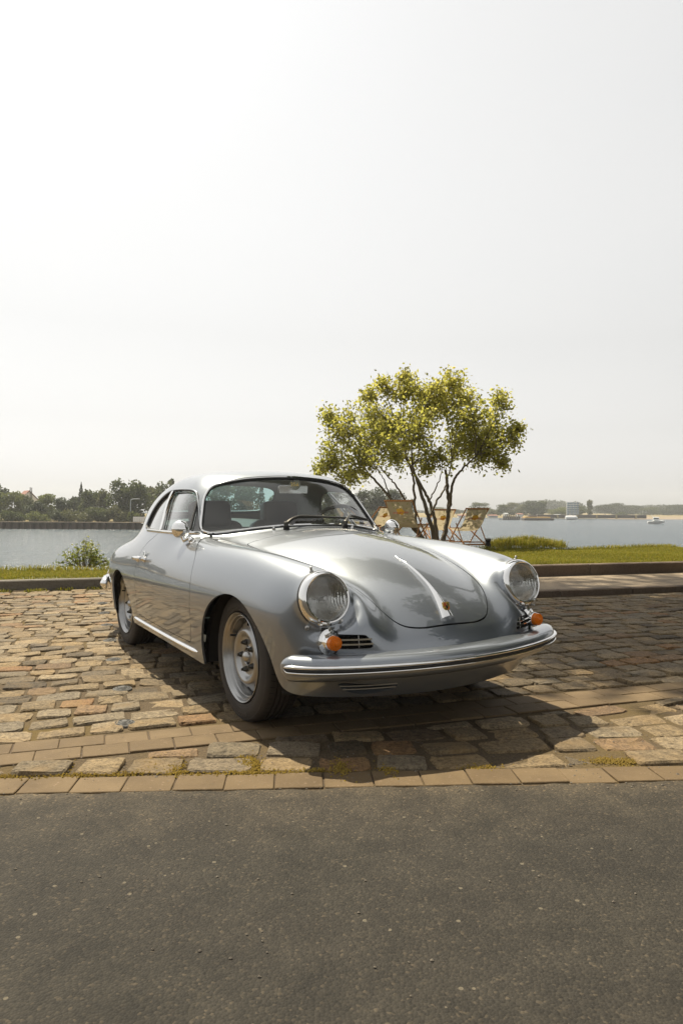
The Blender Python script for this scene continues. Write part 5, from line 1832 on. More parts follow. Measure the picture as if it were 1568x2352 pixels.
def deckchair(loc, rz, sc=1.0, sag=.16):
    """local: x across, -y towards us (back of the chair), z up; seen from behind"""
    o = empty('deckchair', loc, rz); o.scale = (sc, sc, sc)
    wx = .29
    def bar(name, a, b, t_=.034, w_=.02, parent=None):
        a, b = np.array(a, float), np.array(b, float); d = b - a; L = np.linalg.norm(d)
        z = Vector(d).normalized(); x = Vector((1, 0, 0)) if abs(z.x) < .9 else Vector((0, 1, 0))
        M_ = axis_mat((0, 0, 0), z, x)
        mb = MB(); mb.box((0, 0, 0), (w_, t_, L), np.array(M_.to_3x3()), .004)
        V = mb.V[0] + (a + b) / 2; mb.V = [V]
        return mb.build(name, M_wood, parent or o, smooth=False)
    for s in (-1, 1):
        bar('leg', (s * (wx + .012), .62, .02), (s * (wx + .012), -.42, .93))      # long back frame
        bar('leg', (s * (wx - .014), -.36, .0), (s * (wx - .014), .66, .42))       # seat frame
        bar('prop', (s * (wx + .034), .12, .56), (s * (wx + .034), -.30, .045), .026)
    bar('crossbar', (-wx - .03, -.41, .92), (wx + .03, -.41, .92), .034, .034)
    bar('crossbar', (-wx, .64, .41), (wx, .64, .41), .034, .03)
    bar('crossbar', (-wx, -.335, .03), (wx, -.335, .03), .034, .026)
    bar('crossbar', (-wx, .56, .06), (wx, .56, .06), .03, .024)
    bar('crossbar', (-wx - .03, -.27, .09), (wx + .03, -.27, .09), .026, .024)
    t = np.linspace(0, 1, 22)
    prof = np.stack([-.425 + 1.07 * t, .93 - .52 * t - sag * 1.9 * np.sin(np.pi * t**.82)], 1)
    xs = np.linspace(-wx + .02, wx - .02, 9)
    V = np.array([(x, y, z + .012 * (x / wx)**2) for y, z in prof for x in xs]); Q = np.array([(i * 9 + k, i * 9 + k + 1, (i + 1) * 9 + k + 1, (i + 1) * 9 + k) for i in range(21) for k in range(8)])
    cv = put('canvas', fast_mesh('canvas', V, Q), M_canvas, o)
    # print on the back, showing mirrored through the cloth
    dpos = np.concatenate([[0], np.cumsum(np.linalg.norm(np.diff(prof, axis=0), axis=1))])
    def on_cloth(x, s_, off=.004):
        y = np.interp(s_, dpos, prof[:, 0]); z = np.interp(s_, dpos, prof[:, 1])
        y2 = np.interp(s_ + .01, dpos, prof[:, 0]); z2 = np.interp(s_ + .01, dpos, prof[:, 1])
        tn = np.array([y2 - y, z2 - z]); tn /= np.linalg.norm(tn)
        nrm = np.array([tn[1], -tn[0]])            # towards the back
        return (x, y + nrm[0] * off, z + nrm[1] * off)
    mb = MB(); a = np.linspace(0, 2 * np.pi, 20, endpoint=False)
    for rad, cx_ in ((.085, 0.0),):
        pts_ = [on_cloth(cx_ + rad * math.cos(q) * (1 + .12 * math.cos(5 * q)), .27 + rad * math.sin(q) * (1 + .12 * math.cos(5 * q)), .003) for q in a]
        mb.add(pts_ + [on_cloth(0, .27, .003)], [(i, (i + 1) % 20, 20) for i in range(20)])
    mb.build('printed_flower', M_pr_yel, cv, smooth=False)
    Vt, Ft = text_mesh('ENCHILADA', .062, 0, True)
    mb = MB(); mb.add([on_cloth(-x, .30 - y + .05 * x, .0055) for x, y, z in Vt], Ft)
    mb.build('printed_lettering', M_pr_red, cv, smooth=False)
    mb = MB(); rr_ = np.random.default_rng(3)
    for _ in range(26):
        x, s_ = rr_.uniform(-.22, .22), rr_.choice([rr_.uniform(.05, .20), rr_.uniform(.40, .60)]); q = rr_.uniform(0, 3.1); l = rr_.uniform(.02, .04)
        c_, sn = math.cos(q), math.sin(q)
        mb.add([on_cloth(x + a_ * c_ - b_ * sn, s_ + a_ * sn + b_ * c_, .0045) for a_, b_ in ((-l, 0), (0, l * .35), (l, 0), (0, -l * .35))], [(0, 1, 2, 3)])
    mb.build('printed_leaves', M_pr_leaf, cv, smooth=False, kind='stuff')
    o['category'] = 'deckchair'; o['group'] = 'wooden deckchairs by the water'
    return o
def chair_at(u, v, Y, rz, label, sc=.86):
    p = at(u, v, Y); o = deckchair((p.x, p.y, p.z), rz, sc); o['label'] = label; return o
chair_at(1078, 1252, 15.2, R(16), 'cream deckchair standing rightmost beside the post, its printed back to the car')
chair_at(1008, 1248, 16.4, R(12), 'cream deckchair half hidden behind the stems of the small tree')
chair_at(930, 1250, 14.6, R(-26), 'shaded deckchair left of the tree stems with its tall back tilted', .98)
chair_at(868, 1240, 15.8, R(38), 'low cream deckchair just right of the windscreen pillar', .80)
chair_at(812, 1243, 15.6, R(-60), 'deckchair seen through the windscreen above the steering wheel', .86)

# ---- dark post with a pale cap beside the deckchairs
pp = at(1120, 1258, 14.9); po = empty('mooring_post', tuple(pp)); po['label'] = 'short dark mooring post with pale cap right of the deckchairs'; po['category'] = 'post'
mb = MB(); mb.lathe([(.062, -.1), (.060, .08), (.050, .10), (.050, .13), (.060, .14), (.060, .17)], 16); mb.build('shaft', M_black, po)
mb = MB(); mb.lathe([(.066, .168), (.066, .19), (.04, .20), (1e-4, .20)], 16); mb.build('cap', M_kerb, po)

# ---- unseen tall tree added right of the view, crown shaped to shade the right-hand cobbles
sx, sy = 5.9, 9.7
st_ = empty('added_shade_tree', (sx, sy, .15)); st_['label'] = 'unseen tall tree added to shade the cobbles on the right'; st_['category'] = 'tree'
mb = MB(); ends = []
P = catmull(np.array([(0, 0, -.2), (.1, 0, 3), (0, .1, 6.2), (-.3, .1, 8.6)]), 6, closed=False); mb.tube(P, np.linspace(.30, .16, len(P)), 12)
r = np.random.default_rng(33)
C, S, RN = [], [], []; bb = MB()
for _ in range(560):
    gx, gy = (r.uniform(1.35, 9.5), r.uniform(4.15, 7.5)) if _ < 285 else ((r.uniform(2.0, 8.5), r.uniform(7.5, 9.6)) if _ < 330 else (r.uniform(6.5, 15), r.uniform(3.6, 12)))   # spot on the ground to be shaded
    if gy < 4.25 + .0 * gx and gx < 1.6: continue
    hgt = r.uniform(8.6, 11.4)
    x, y = gx - .303 * hgt, gy + .458 * hgt
    lo = 3.5 + .745 * (y + .9)
    if hgt < lo: hgt = lo + r.uniform(0, .5); x, y = gx - .303 * hgt, gy + .458 * hgt
    c = np.array([x - sx, y - sy, hgt - .15])
    m = int(r.integers(60, 100))
    d = r.normal(size=(m, 3)) * [.42, .42, .28]
    C.append(c + d); S.append(r.uniform(.13, .22, m)); RN.append(r.uniform(.1, .8, m))
    q = P[-1] * .7 + P[-8] * .3
    mid = (q + c) / 2 + np.array([0, 0, .5])
    if _ % 3 == 0: bb.tube(catmull(np.array([P[-3], mid, c]), 5, closed=False), np.linspace(.06, .012, 11), 5)
mb.build('trunk', M_bark, st_, sharp=80); bb.build('branches', M_bark, st_, sharp=80)
leaf_obj('crown', np.concatenate(C), np.concatenate(S), np.concatenate(RN), r, M_farleaf[0], st_, aspect=.8)

# ================================================================== far bank on the left
LZ = -1.43; LY = 115.0
# land behind the sheet-pile wall
def far_x(u, Y): return (u - 784) / 1608.7 * Y
mb = MB(); mb.add([(-420, LY + .3, LZ), (8, LY + .3, LZ), (20, 210, LZ), (20, 300, LZ), (-420, 300, LZ)], [(0, 1, 2, 3, 4)])
mb.build('far_bank', M_land, None, smooth=False, kind='structure')
sw_ = empty('sheet_pile_wall', (-60, LY, WZ)); sw_['label'] = 'long brown ribbed sheet-pile wall along the far bank on the left'; sw_['category'] = 'wall'
M_pile = kerb_mat('rusty_sheet_pile', (.075, .055, .045), (.12, .09, .072)); M_cap = kerb_mat('pile_cap', (.14, .11, .085), (.20, .16, .12))
mb = MB(); mb.add([(-.60, 0, -.5), (-.42, .0, -.5), (-.30, .8, -.5), (.30, .8, -.5), (.42, .0, -.5), (.60, 0, -.5), (-.60, 0, 1.05), (-.42, .0, 1.05), (-.30, .8, 1.05), (.30, .8, 1.05), (.42, 0, 1.05), (.60, 0, 1.05)], [(i, i + 1, i + 7, i + 6) for i in range(5)])
pm = mb.mesh('pile_panel', False); pm.materials.append(M_pile)
for i in range(-42, 58):
    o = put('pile_panel', pm, None, sw_); o.location = (i * 1.2, 0, 0)
mb = MB(); mb.box((9, .4, 1.10), (122, 1.1, .14), None, .02); mb.build('wall_cap', M_cap, sw_, smooth=False)
# the wall goes on to the left out of the picture
mb = MB(); mb.box((-210, LY + .1, (WZ + LZ) / 2 - .2), (196, .4, LZ - WZ + .3)); mb.build('sheet_pile_wall', M_pile, None, smooth=False, label='plain stretch of pile wall continuing beyond the left picture edge', category='wall')
mb = MB(); mb.add([(8, LY + .3, LZ), (8.5, LY, WZ - .5), (22, 210, WZ - .5), (20, 210, LZ)], [(0, 1, 2, 3)]); mb.build('bank_slope', M_land, None, smooth=False, kind='structure')

def blob_tree(name, x, y, z0, w, h, kind, label, group, seed, shape='round', trunk=True, dens=1.0, leaf=None):
    r = np.random.default_rng(seed)
    o = empty(name, (x, y, z0)); o['label'] = label; o['category'] = 'bush' if 'bush' in name else 'tree'; o['group'] = group
    C, S, RN = [], [], []
    leaf = leaf or max(.28, .058 * h)
    if shape == 'spruce':
        m = int(1600 * dens); t = r.random(m)**.8; ang = r.uniform(0, 2 * np.pi, m)
        rad = w / 2 * (1 - t) * (.55 + .45 * np.abs(np.sin(t * 26))) * r.uniform(.5, 1, m)
        C = np.stack([rad * np.cos(ang), rad * np.sin(ang), h * (.08 + .92 * t) - .12 * rad], 1); S = r.uniform(.5, 1, m) * leaf * (1.1 - .7 * t); RN = r.uniform(0, .7, m)
    else:
        nb = {'round': 22, 'willow': 30, 'spire': 9, 'bush': 11}[shape]
        for k in range(nb):
            q = r.random()
            if shape == 'spire': c = np.array([r.normal(0, w * .10), r.normal(0, w * .10), h * (.15 + .8 * k / nb)]); rad = np.array([w * .34, w * .34, h * .12]) * (1.15 - .7 * k / nb)
            elif shape == 'bush': c = np.array([r.uniform(-.36, .36) * w, r.uniform(-.3, .3) * w, h * r.uniform(.15, .6)]); rad = np.array([w * .26, w * .26, h * .33]) * r.uniform(.7, 1.15)
            else:
                a = r.uniform(0, 2 * np.pi); rr_ = math.sqrt(r.random()) * .36 * w
                zz = h * r.uniform(.12, .86); k2 = math.sqrt(max(.1, 1 - ((zz / h - .52) / .52)**2))
                c = np.array([rr_ * math.cos(a) * k2, rr_ * math.sin(a) * k2, zz]); rad = np.array([w * .23, w * .23, h * .15]) * r.uniform(.65, 1.2)
            m = int(130 * dens * (rad[0] * rad[2] / (leaf * leaf)) * .14) + 30
            d = r.normal(size=(m, 3)); d /= np.linalg.norm(d, axis=1, keepdims=True); d *= r.random((m, 1))**.33
            L = c + d * rad + r.normal(0, leaf * .25, (m, 3))
            if shape == 'willow': L[:, 2] -= np.abs(r.normal(0, h * .06, m)) * (np.linalg.norm(d, axis=1) > .7)
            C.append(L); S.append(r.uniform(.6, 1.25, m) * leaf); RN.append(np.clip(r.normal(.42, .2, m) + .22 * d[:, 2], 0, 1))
        C = np.concatenate(C); S = np.concatenate(S); RN = np.concatenate(RN)
    C[:, 2] = np.maximum(C[:, 2], .1)
    leaf_obj('crown' if shape not in ('bush',) else 'foliage', C, S, RN, r, M_farleaf[kind], o, aspect=.85)
    if trunk:
        mb = MB(); mb.tube([(0, 0, -.3), (.05 * w * r.normal() * .3, 0, h * .3), (0, 0, h * .72)], [h * .026 + .05, h * .02 + .03, .04], 7); mb.build('trunk', M_bark, o)
    return o
# list: (u of centre, v of top, width in px, depth, kind, shape, label); baseline lies on the bank
ztree = lambda u, v, Y: at(u, v, Y).z - LZ
LT = [
 (4, 1110, 34, 152, 1, 'round', 'dark bluish tree at the far left edge rising behind the green ones'),
 (28, 1126, 52, 126, 2, 'round', 'light green rounded tree at the far left of the opposite bank'),
 (60, 1134, 44, 134, 0, 'round', 'mid green tree below the small gabled house'),
 (106, 1126, 54, 130, 2, 'round', 'pale green dome-topped tree right of the small gabled house'),
 (82, 1150, 46, 122, 1, 'round', 'dark green low tree between two paler trees on the left bank'),
 (146, 1143, 40, 124, 1, 'round', 'dark small tree right of the pale dome-topped tree'),
 (176, 1133, 40, 140, 1, 'round', 'blue-green tree directly left of the spruce'),
 (187, 1107, 36, 136, 1, 'spruce', 'slender pointed spruce standing above the left bank trees'),
 (212, 1120, 52, 128, 0, 'round', 'broad mid green tree right of the spruce'),
 (243, 1122, 34, 126, 3, 'round', 'olive thin tree left of the big drooping tree'),
 (302, 1090, 92, 124, 0, 'willow', 'largest tree on the left bank, with drooping branches behind the lamp post'),
 (352, 1112, 46, 146, 3, 'round', 'hazy olive tree between the big drooping tree and the car roof'),
 (394, 1092, 22, 142, 1, 'spire', 'narrow tall poplar just left of the car roof'),
 (378, 1106, 40, 138, 0, 'round', 'green tree below the poplar left of the car roof'),
 (430, 1110, 60, 134, 0, 'round', 'tree behind the side window of the car, leftmost of those seen there'),
 (505, 1104, 60, 128, 0, 'round', 'tree seen through the left half of the rear window'),
 (560, 1095, 70, 132, 1, 'round', 'tall dark tree seen through the middle of the rear window'),
 (600, 1102, 40, 126, 1, 'spruce', 'conifer seen through the right half of the rear window'),
 (650, 1112, 66, 134, 0, 'round', 'tree seen behind the rear-view mirror'),
 (708, 1106, 64, 128, 1, 'round', 'dark tree seen through the far side door window'),
 (760, 1116, 60, 132, 0, 'round', 'tree seen through the far windscreen corner'),
 (818, 1124, 66, 150, 1, 'round', 'dark tree right of the windscreen pillar behind the low deckchair'),
 (866, 1118, 60, 158, 1, 'round', 'dark round tree behind the leaning stems of the small tree'),
 (910, 1122, 58, 168, 1, 'round', 'last dark tree of the left bank, beside the shaded deckchair'),
 (936, 1146, 30, 190, 0, 'round', 'low far tree just right of the last dark bank tree'),
]
BT = [
 (30, 1168, 48, 118, 0, 'olive-tinged bush at the far left end of the wall'), (92, 1172, 54, 118.5, 2, 'pale low bush on the bank under the gabled house'),
 (142, 1164, 46, 119, 1, 'dark bush on the bank under the dome-topped tree'), (184, 1168, 54, 118, 3, 'grey-green spreading bush below the spruce'),
 (222, 1158, 48, 119, 0, 'tall round bush right of the spruce foot'), (268, 1152, 40, 119.5, 3, 'upright olive bush left of the lamp post'),
 (308, 1172, 26, 118, 2, 'small light bush at the foot of the lamp post'), (352, 1174, 36, 118.5, 2, 'pale flowering bush above the white fence'),
 (415, 1170, 60, 118.5, 0, 'bush behind the side windows of the car'), (500, 1170, 70, 118.5, 3, 'bush low in the left rear window'), (590, 1172, 80, 118.5, 0, 'bush low in the middle of the rear window'), (690, 1170, 80, 118.5, 2, 'bush low in the far side window'), (770, 1172, 60, 119, 0, 'bush low behind the windscreen corner'), (850, 1170, 70, 140, 1, 'dark hedge behind the low deckchair'), (910, 1172, 50, 155, 1, 'dark hedge behind the shaded deckchair')]
for i, (u, v, w, Y, kind, shape, lab) in enumerate(LT):
    h = ztree(u, v, Y)
    blob_tree('bank_tree', far_x(u, Y), Y, LZ, w / 1608.7 * Y * 1.12, h, kind, lab, 'trees on the left bank', 200 + i, shape)
for i, (u, v, w, Y, kind, lab) in enumerate(BT):
    blob_tree('bank_bush', far_x(u, Y), Y, LZ, w / 1608.7 * Y * 1.1, ztree(u, v, Y), kind, lab, 'bushes along the left bank', 300 + i, 'bush', trunk=False)
# trees beyond the left picture edge; the car door mirrors them
for i in range(11):
    Y = 122 + 10 * (i % 3); u = -60 - i * 95
    blob_tree('bank_tree', far_x(u, Y), Y, LZ, 8.5 + (i % 3), 8 + 2.5 * ((i * 7) % 3), i % 2, 'tree beyond the left picture edge, %s from the edge' % ['first', 'second', 'third', 'fourth', 'fifth', 'sixth', 'seventh', 'eighth', 'ninth', 'tenth', 'eleventh'][i], 'trees beyond the picture edge', 400 + i, 'round')
# row of trees on the far side of the road, behind the viewer; bonnet and bumper mirror them
for i in range(11):
    blob_tree('roadside_tree', -42 + i * 8.4 + 1.5 * math.sin(i * 2.1), -38 - 3 * (i % 2), 0, 10.0, 4.4 + .9 * ((i * 5) % 3), (1, 0, 3)[i % 3], 'roadside tree across the road behind the viewer, %s along the row' % ['first', 'second', 'third', 'fourth', 'fifth', 'sixth', 'seventh', 'eighth', 'ninth', 'tenth', 'eleventh'][i], 'trees beyond the picture edge', 600 + i, 'round')
blob_tree('roadside_tree', 7.6, 4.4, 0, 8.0, 10.5, 1, 'unseen tree added right of the parking bay to block skylight, nearest the road', 'trees beyond the picture edge', 640, 'round', dens=1.6)  # unseen tree, added to keep skylight off the right-hand cobbles
blob_tree('roadside_tree', 11.5, 7.5, 0, 8.5, 11.5, 0, 'unseen tree added right of the sidewalk to block skylight, behind the nearest one', 'trees beyond the picture edge', 641, 'round', dens=1.4)  # another unseen tree added to cut the skylight from the right
# small gabled house behind the trees
M_roof = simple('red_roof_tiles', (.22, .10, .07), .9); M_wallw = simple('pale_render', (.62, .60, .56), .8); M_win = simple('dark_pane', (.05, .06, .07), .2)
hx, hY = far_x(62, 175), 175.0; hz = at(62, 1146, hY).z
ho = empty('gabled_house', (hx, hY, LZ), R(35)); ho['label'] = 'small white gabled house with red roof behind the left bank trees'; ho['category'] = 'house'
H = hz - LZ; top_h = at(62, 1128, hY).z - LZ
mb = MB(); mb.add([(-2, -3, 0), (2, -3, 0), (2, 3, 0), (-2, 3, 0), (-2, -3, H - .3), (2, -3, H - .3), (2, 3, H - .3), (-2, 3, H - .3), (0, -3, top_h - .15), (0, 3, top_h - .15)], [(0, 1, 5, 8, 4), (2, 3, 7, 9, 6), (1, 2, 6, 5), (3, 0, 4, 7)]); mb.build('wall', M_wallw, ho, smooth=False)
mb = MB(); mb.add([(-2.4, -3.3, H - .55), (0, -3.3, top_h), (2.4, -3.3, H - .55), (-2.4, 3.3, H - .55), (0, 3.3, top_h), (2.4, 3.3, H - .55), (-2.4, -3.3, H - .4), (0, -3.3, top_h + .15), (2.4, -3.3, H - .4), (-2.4, 3.3, H - .4), (0, 3.3, top_h + .15), (2.4, 3.3, H - .4)], [(6, 7, 10, 9), (7, 8, 11, 10), (0, 1, 7, 6), (1, 2, 8, 7), (0, 6, 9, 3), (2, 5, 11, 8)]); mb.build('roof', M_roof, ho, smooth=False)
mb = MB(); mb.box((0, -3.02, H - .1), (.8, .06, .9)); mb.build('window', M_win, ho, smooth=False)
for k, (u, lab) in enumerate(((70, 'thin dark pole right of the gabled house, left of its twin'), (73.5, 'thin dark pole right of the gabled house, right of its twin'))):
    Y = 150; p = at(u, 1186, Y); mb = MB(); t_ = at(u, 1119 + k, Y).z
    mb.tube([(0, 0, 0), (0, 0, t_ - LZ)], [.13, .09], 6); o = mb.build('utility_pole', M_black, None); o.location = (far_x(u, Y), Y, LZ); o['label'] = lab; o['category'] = 'pole'; o['group'] = 'poles on the left bank'
# street lamp and white fence
lp = empty('street_lamp', (far_x(302, 118), 117.6, LZ)); lp['label'] = 'grey street lamp with curved arm in front of the drooping tree'; lp['category'] = 'street lamp'
lh = at(302, 1146, 117.6).z - LZ; M_lamp = simple('lamp_grey', (.30, .32, .32), .6)
mb = MB(); mb.tube(catmull(np.array([(0, 0, 0), (0, 0, lh * .8), (.1, 0, lh * .96), (.6, 0, lh), (1.1, 0, lh)]), 5, closed=False), .09, 7); mb.build('post', M_lamp, lp)
mb = MB(); mb.box((1.25, 0, lh), (.6, .22, .14), None, .05); mb.build('lamp_head', M_lamp, lp)
fx0, fx1 = far_x(306, 116.6), far_x(352, 116.6)
fe = empty('white_fence', ((fx0 + fx1) / 2, 116.6, LZ)); fe['label'] = 'short white plank fence at the end of the pile wall by the car'; fe['category'] = 'fence'
M_fence = simple('white_paint', (.72, .70, .66), .7); L = fx1 - fx0
nb_ = 12
mb = MB(); mb.box((0, 0, 0), (L / nb_ * .86, .05, .85)); pmz = mb.mesh('plank', False); pmz.materials.append(M_fence)
for i in range(nb_):
    o = put('plank', pmz, None, fe); o.location = (-L / 2 + (i + .5) * L / nb_, 0, .5)
mb = MB(); mb.box((0, .06, .78), (L, .05, .12)); mb.build('rail', M_fence, fe, smooth=False)

# ================================================================== far shore on the right
FY = 286.0; FZ = -1.9
mb = MB(); mb.add([(20, FY + 30, WZ - .2), (200, FY, WZ - .2), (900, FY + 40, WZ - .2), (900, FY + 44, FZ), (200, FY + 4, FZ), (20, FY + 34, FZ), (20, 1200, FZ), (900, 1200, FZ)], [(0, 1, 4, 5), (1, 2, 3, 4), (5, 4, 3, 7, 6)])
mb.build('far_shore', M_land, None, smooth=False, kind='structure')
sh = sheet('beach', [(far_x(1395, 284), 284, WZ + .02), (far_x(1700, 284), 284, WZ + .02), (far_x(1700, 305), 310, WZ + 1.1), (far_x(1395, 305), 305, WZ + .9)], M_sand, kind='structure')
zf = lambda u, v, Y: at(u, v, Y).z - FZ
RT = [
 (1000, 1163, 40, 420, 0, 'low hazy tree right of the deckchair tree stems'), (1042, 1168, 34, 400, 1, 'dim far tree just left of the rightmost deckchair'),
 (1100, 1153, 46, 330, 0, 'round tree right of the rightmost deckchair on the far shore'), (1126, 1166, 26, 320, 3, 'small olive tree right of that round tree'),
 (1148, 1157, 26, 325, 0, 'narrow green tree left of the two ochre trees'), (1172, 1154, 36, 330, 3, 'ochre-green tree left of the tallest far-shore tree'),
 (1196, 1158, 28, 335, 3, 'smaller ochre-green tree beside the tallest far-shore tree'), (1222, 1146, 40, 310, 1, 'tallest dark green tree on the far shore, above the pier'),
 (1245, 1150, 24, 318, 0, 'green tree adjoining the tallest far-shore tree'), (1283, 1163, 48, 320, 2, 'yellowish round tree left of the lattice sign'),
 (1330, 1160, 46, 318, 0, 'bushy tree right of the lattice sign'), (1352, 1146, 14, 322, 3, 'thin tufted tree standing tallest right of the sign'),
 (1388, 1156, 46, 420, 1, 'dark hazy tree at the left end of the right-hand wood'), (1420, 1154, 56, 430, 1, 'broad dark tree in the right-hand wood'), (1452, 1160, 50, 440, 1, 'dark lower tree in the middle of the right-hand wood'),
 (1490, 1164, 50, 430, 0, 'green tree in the right-hand wood above the white boat'), (1524, 1160, 54, 440, 1, 'dark tree right of the white boat'), (1556, 1158, 50, 430, 1, 'dark tree at the right picture edge'), (1590, 1160, 50, 430, 1, 'dark tree cut by the right picture edge'), (1428, 1176, 26, 330, 0, 'small round bush-like tree on the beach edge')]
for i, (u, v, w, Y, kind, lab) in enumerate(RT):
    blob_tree('shore_tree', far_x(u, Y), Y, FZ, w / 1608.7 * Y * 1.15, zf(u, v, Y), kind, lab, 'trees on the far shore', 500 + i, 'round', dens=.8)
def hill(name, pts, Y, depth, mat, **k):
    V = []; n = len(pts)
    for u, v in pts: p = at(u, v, Y); V += [(p.x, Y, FZ), (p.x, Y + depth * .35, p.z), (p.x, Y + depth, FZ)]
    mb = MB(); mb.add(V, [(i * 3 + j, (i + 1) * 3 + j, (i + 1) * 3 + j + 1, i * 3 + j + 1) for i in range(n - 1) for j in range(2)]); return mb.build(name, mat, None, **k)
M_hill = simple('wooded_hill', (.045, .055, .025), .95)
hp_ = []
for u, v, w in ((1160, 1168, 0),): pass
def wood(name, u0, u1, vt, Y, n_, seed):
    r = np.random.default_rng(seed); C, S, RN = [], [], []
    for k in range(n_):
        u = r.uniform(u0, u1); t = (u - u0) / (u1 - u0); h = (at(u, vt, Y).z - FZ) * (.62 + .38 * math.sin(math.pi * min(1, max(0, t)))**.6) * r.uniform(.85, 1.03)
        m = 120; d = r.normal(size=(m, 3)); d /= np.linalg.norm(d, axis=1, keepdims=True); d *= r.random((m, 1))**.33
        C.append(np.array([far_x(u, Y), Y + r.uniform(0, 40), FZ + h * .6]) + d * [5, 5, h * .4]); S.append(r.uniform(.8, 1.8, m)); RN.append(r.uniform(0, .7, m))
        C.append(np.array([far_x(u, Y), Y + r.uniform(0, 40), FZ + h * .25]) + d[:60] * [5, 5, h * .3]); S.append(r.uniform(.9, 1.8, 60)); RN.append(r.uniform(0, .5, 60))
    leaf_obj(name, np.concatenate(C), np.concatenate(S), np.concatenate(RN), r, M_farleaf[1], None, aspect=.9, kind='stuff')
wood('wooded_hill', 1195, 1345, 1146, 560, 70, 61)
wood('wooded_hill', 1385, 1700, 1158, 600, 120, 62)
wood('wooded_hill', 940, 1200, 1172, 560, 80, 63)

# ---- pier, barge, boats, sign, sheds
M_tar = simple('tarred_timber', (.055, .045, .04), .85); M_ochre = simple('ochre_paint', (.42, .25, .06), .7); M_white = simple('boat_white', (.78, .78, .76), .35); M_blue = simple('sign_blue_grey', (.22, .28, .34), .6); M_metalw = simple('white_tank', (.80, .80, .79), .3, .2)
def thing_at(name, u, v, Y, label, cat, rz=0):
    p = at(u, v, Y); o = empty(name, (p.x, Y, p.z), rz); o['label'] = label; o['category'] = cat; return o
k250 = 250 / 1608.7
pr = thing_at('pier', 1172, 1202, 250, 'dark timber pier standing in the water on the right', 'pier')
W_ = 40 * k250
mb = MB(); mb.box((0, 2, 15 * k250 * .5), (W_, 6, .6)); mb.build('deck', M_tar, pr, smooth=False)
mb = MB(); mb.box((0, 0, 0), (W_ / 8 * .8, .35, 17 * k250)); pl = mb.mesh('pile', False); pl.materials.append(M_tar)
for i in range(8):
    o = put('pile', pl, None, pr); o.location = (-W_ / 2 + (i + .5) * W_ / 8, -1.2, 15 * k250 * .5)
for i in range(9):
    o = thing_at('bollard', 1156 + i * 4.2, 1187, 249, ('tall ' if i % 3 == 0 else 'short ') + 'dark stump on the far pier, number %d from its left end' % (i + 1) if False else 'dark stump on the far pier, ' + ['at its left end', 'second from the left end', 'third from the left end', 'fourth from the left end', 'in the middle', 'fourth from the right end', 'third from the right end', 'second from the right end', 'at its right end'][i], 'bollard'); o['group'] = 'bollards on the far pier'
    mb = MB(); mb.box((0, 0, rng.uniform(.2, .5)), (.3, .3, rng.uniform(.5, 1.3)), None, .05); mb.build('shaft', M_tar if i % 2 else M_land, o, smooth=False)
bg_ = thing_at('barge', 1237, 1203.5, 240, 'ochre and brown work barge moored right of the timber pier', 'barge'); kb = 240 / 1608.7
mb = MB(); mb.box((0, 2, 7 * kb), (68 * kb, 5, 13 * kb), None, .15); mb.build('hull', M_tar, bg_, smooth=False)
mb = MB(); mb.box((-3 * kb, 2, 14.6 * kb), (58 * kb, 4.4, 3.2 * kb), None, .1); mb.build('deck', M_ochre, bg_, smooth=False)
mb = MB(); mb.box((-12 * kb, 2, 18 * kb), (18 * kb, 2.5, 4 * kb), None, .1); mb.build('deck_house', M_tar, bg_, smooth=False)
sg = thing_at('lattice_sign', 1314, 1184, 300, 'blue-grey lattice sign tower on the far shore above the tank boat', 'sign'); ks = 300 / 1608.7
mb = MB()
for i in range(4):
    for j in range(6):
        mb.box(((-10 + i * 7.2 + .0) * ks, 0, (3 + j * 5.0) * ks), (5.4 * ks, .3, 3.6 * ks))
mb.build('sign_panel', M_blue, sg, smooth=False, kind='stuff')
mb = MB()
for x in (-13.6, 13.6): mb.box((x * ks, 0, 15 * ks), (1.2 * ks, .3, 31 * ks))
for j in range(7): mb.box((0, .1, (.6 + j * 5.0) * ks), (27 * ks, .25, .9 * ks))
mb.build('sign_frame', M_white, sg, smooth=False)
tb = thing_at('tank_boat', 1312, 1196, 262, 'white cylindrical tank boat on the water below the lattice sign', 'boat'); kt = 262 / 1608.7
mb = MB(); mb.tube([(-14 * kt, 0, 7 * kt), (-12 * kt, 0, 7 * kt), (9 * kt, 0, 7 * kt), (13 * kt, 0, 6 * kt)], [4.0 * kt, 4.6 * kt, 4.8 * kt, 1.5 * kt], 14); mb.build('tank', M_metalw, tb)
mb = MB(); mb.box((0, 0, 0), (18 * kt, 2, 4 * kt), None, .1); mb.build('hull', M_tar, tb, smooth=False)
bt = thing_at('motor_boat', 1506, 1203, 190, 'small white motor boat with a cabin on the right-hand water', 'boat'); kq = 190 / 1608.7
mb = MB(); V = []
for x, w_, z0_, z1_ in ((-20, 2.0, 0, 5), (-8, 3.0, 0, 6), (8, 3.0, 0, 7), (20, .2, 3, 8.5)): V += [(x * kq, -w_ * kq * 1.5, z1_ * kq), (x * kq, 0, z0_ * kq), (x * kq, w_ * kq * 1.5, z1_ * kq)]
mb.add(V, [(i * 3 + j, (i + 1) * 3 + j, (i + 1) * 3 + j + 1, i * 3 + j + 1) for i in range(3) for j in range(2)] + [(0, 3, 6, 9, 11, 8, 5, 2), (0, 2, 1)]); mb.build('hull', M_white, bt, smooth=False)
mb = MB(); mb.box((-1 * kq, 0, 11 * kq), (14 * kq, 4 * kq, 9 * kq), None, .15); mb.build('cabin', M_white, bt, smooth=False)
mb = MB(); mb.box((-1 * kq, -2.05 * kq, 12.5 * kq), (11 * kq, .05, 3 * kq)); mb.build('window', M_win, bt, smooth=False)
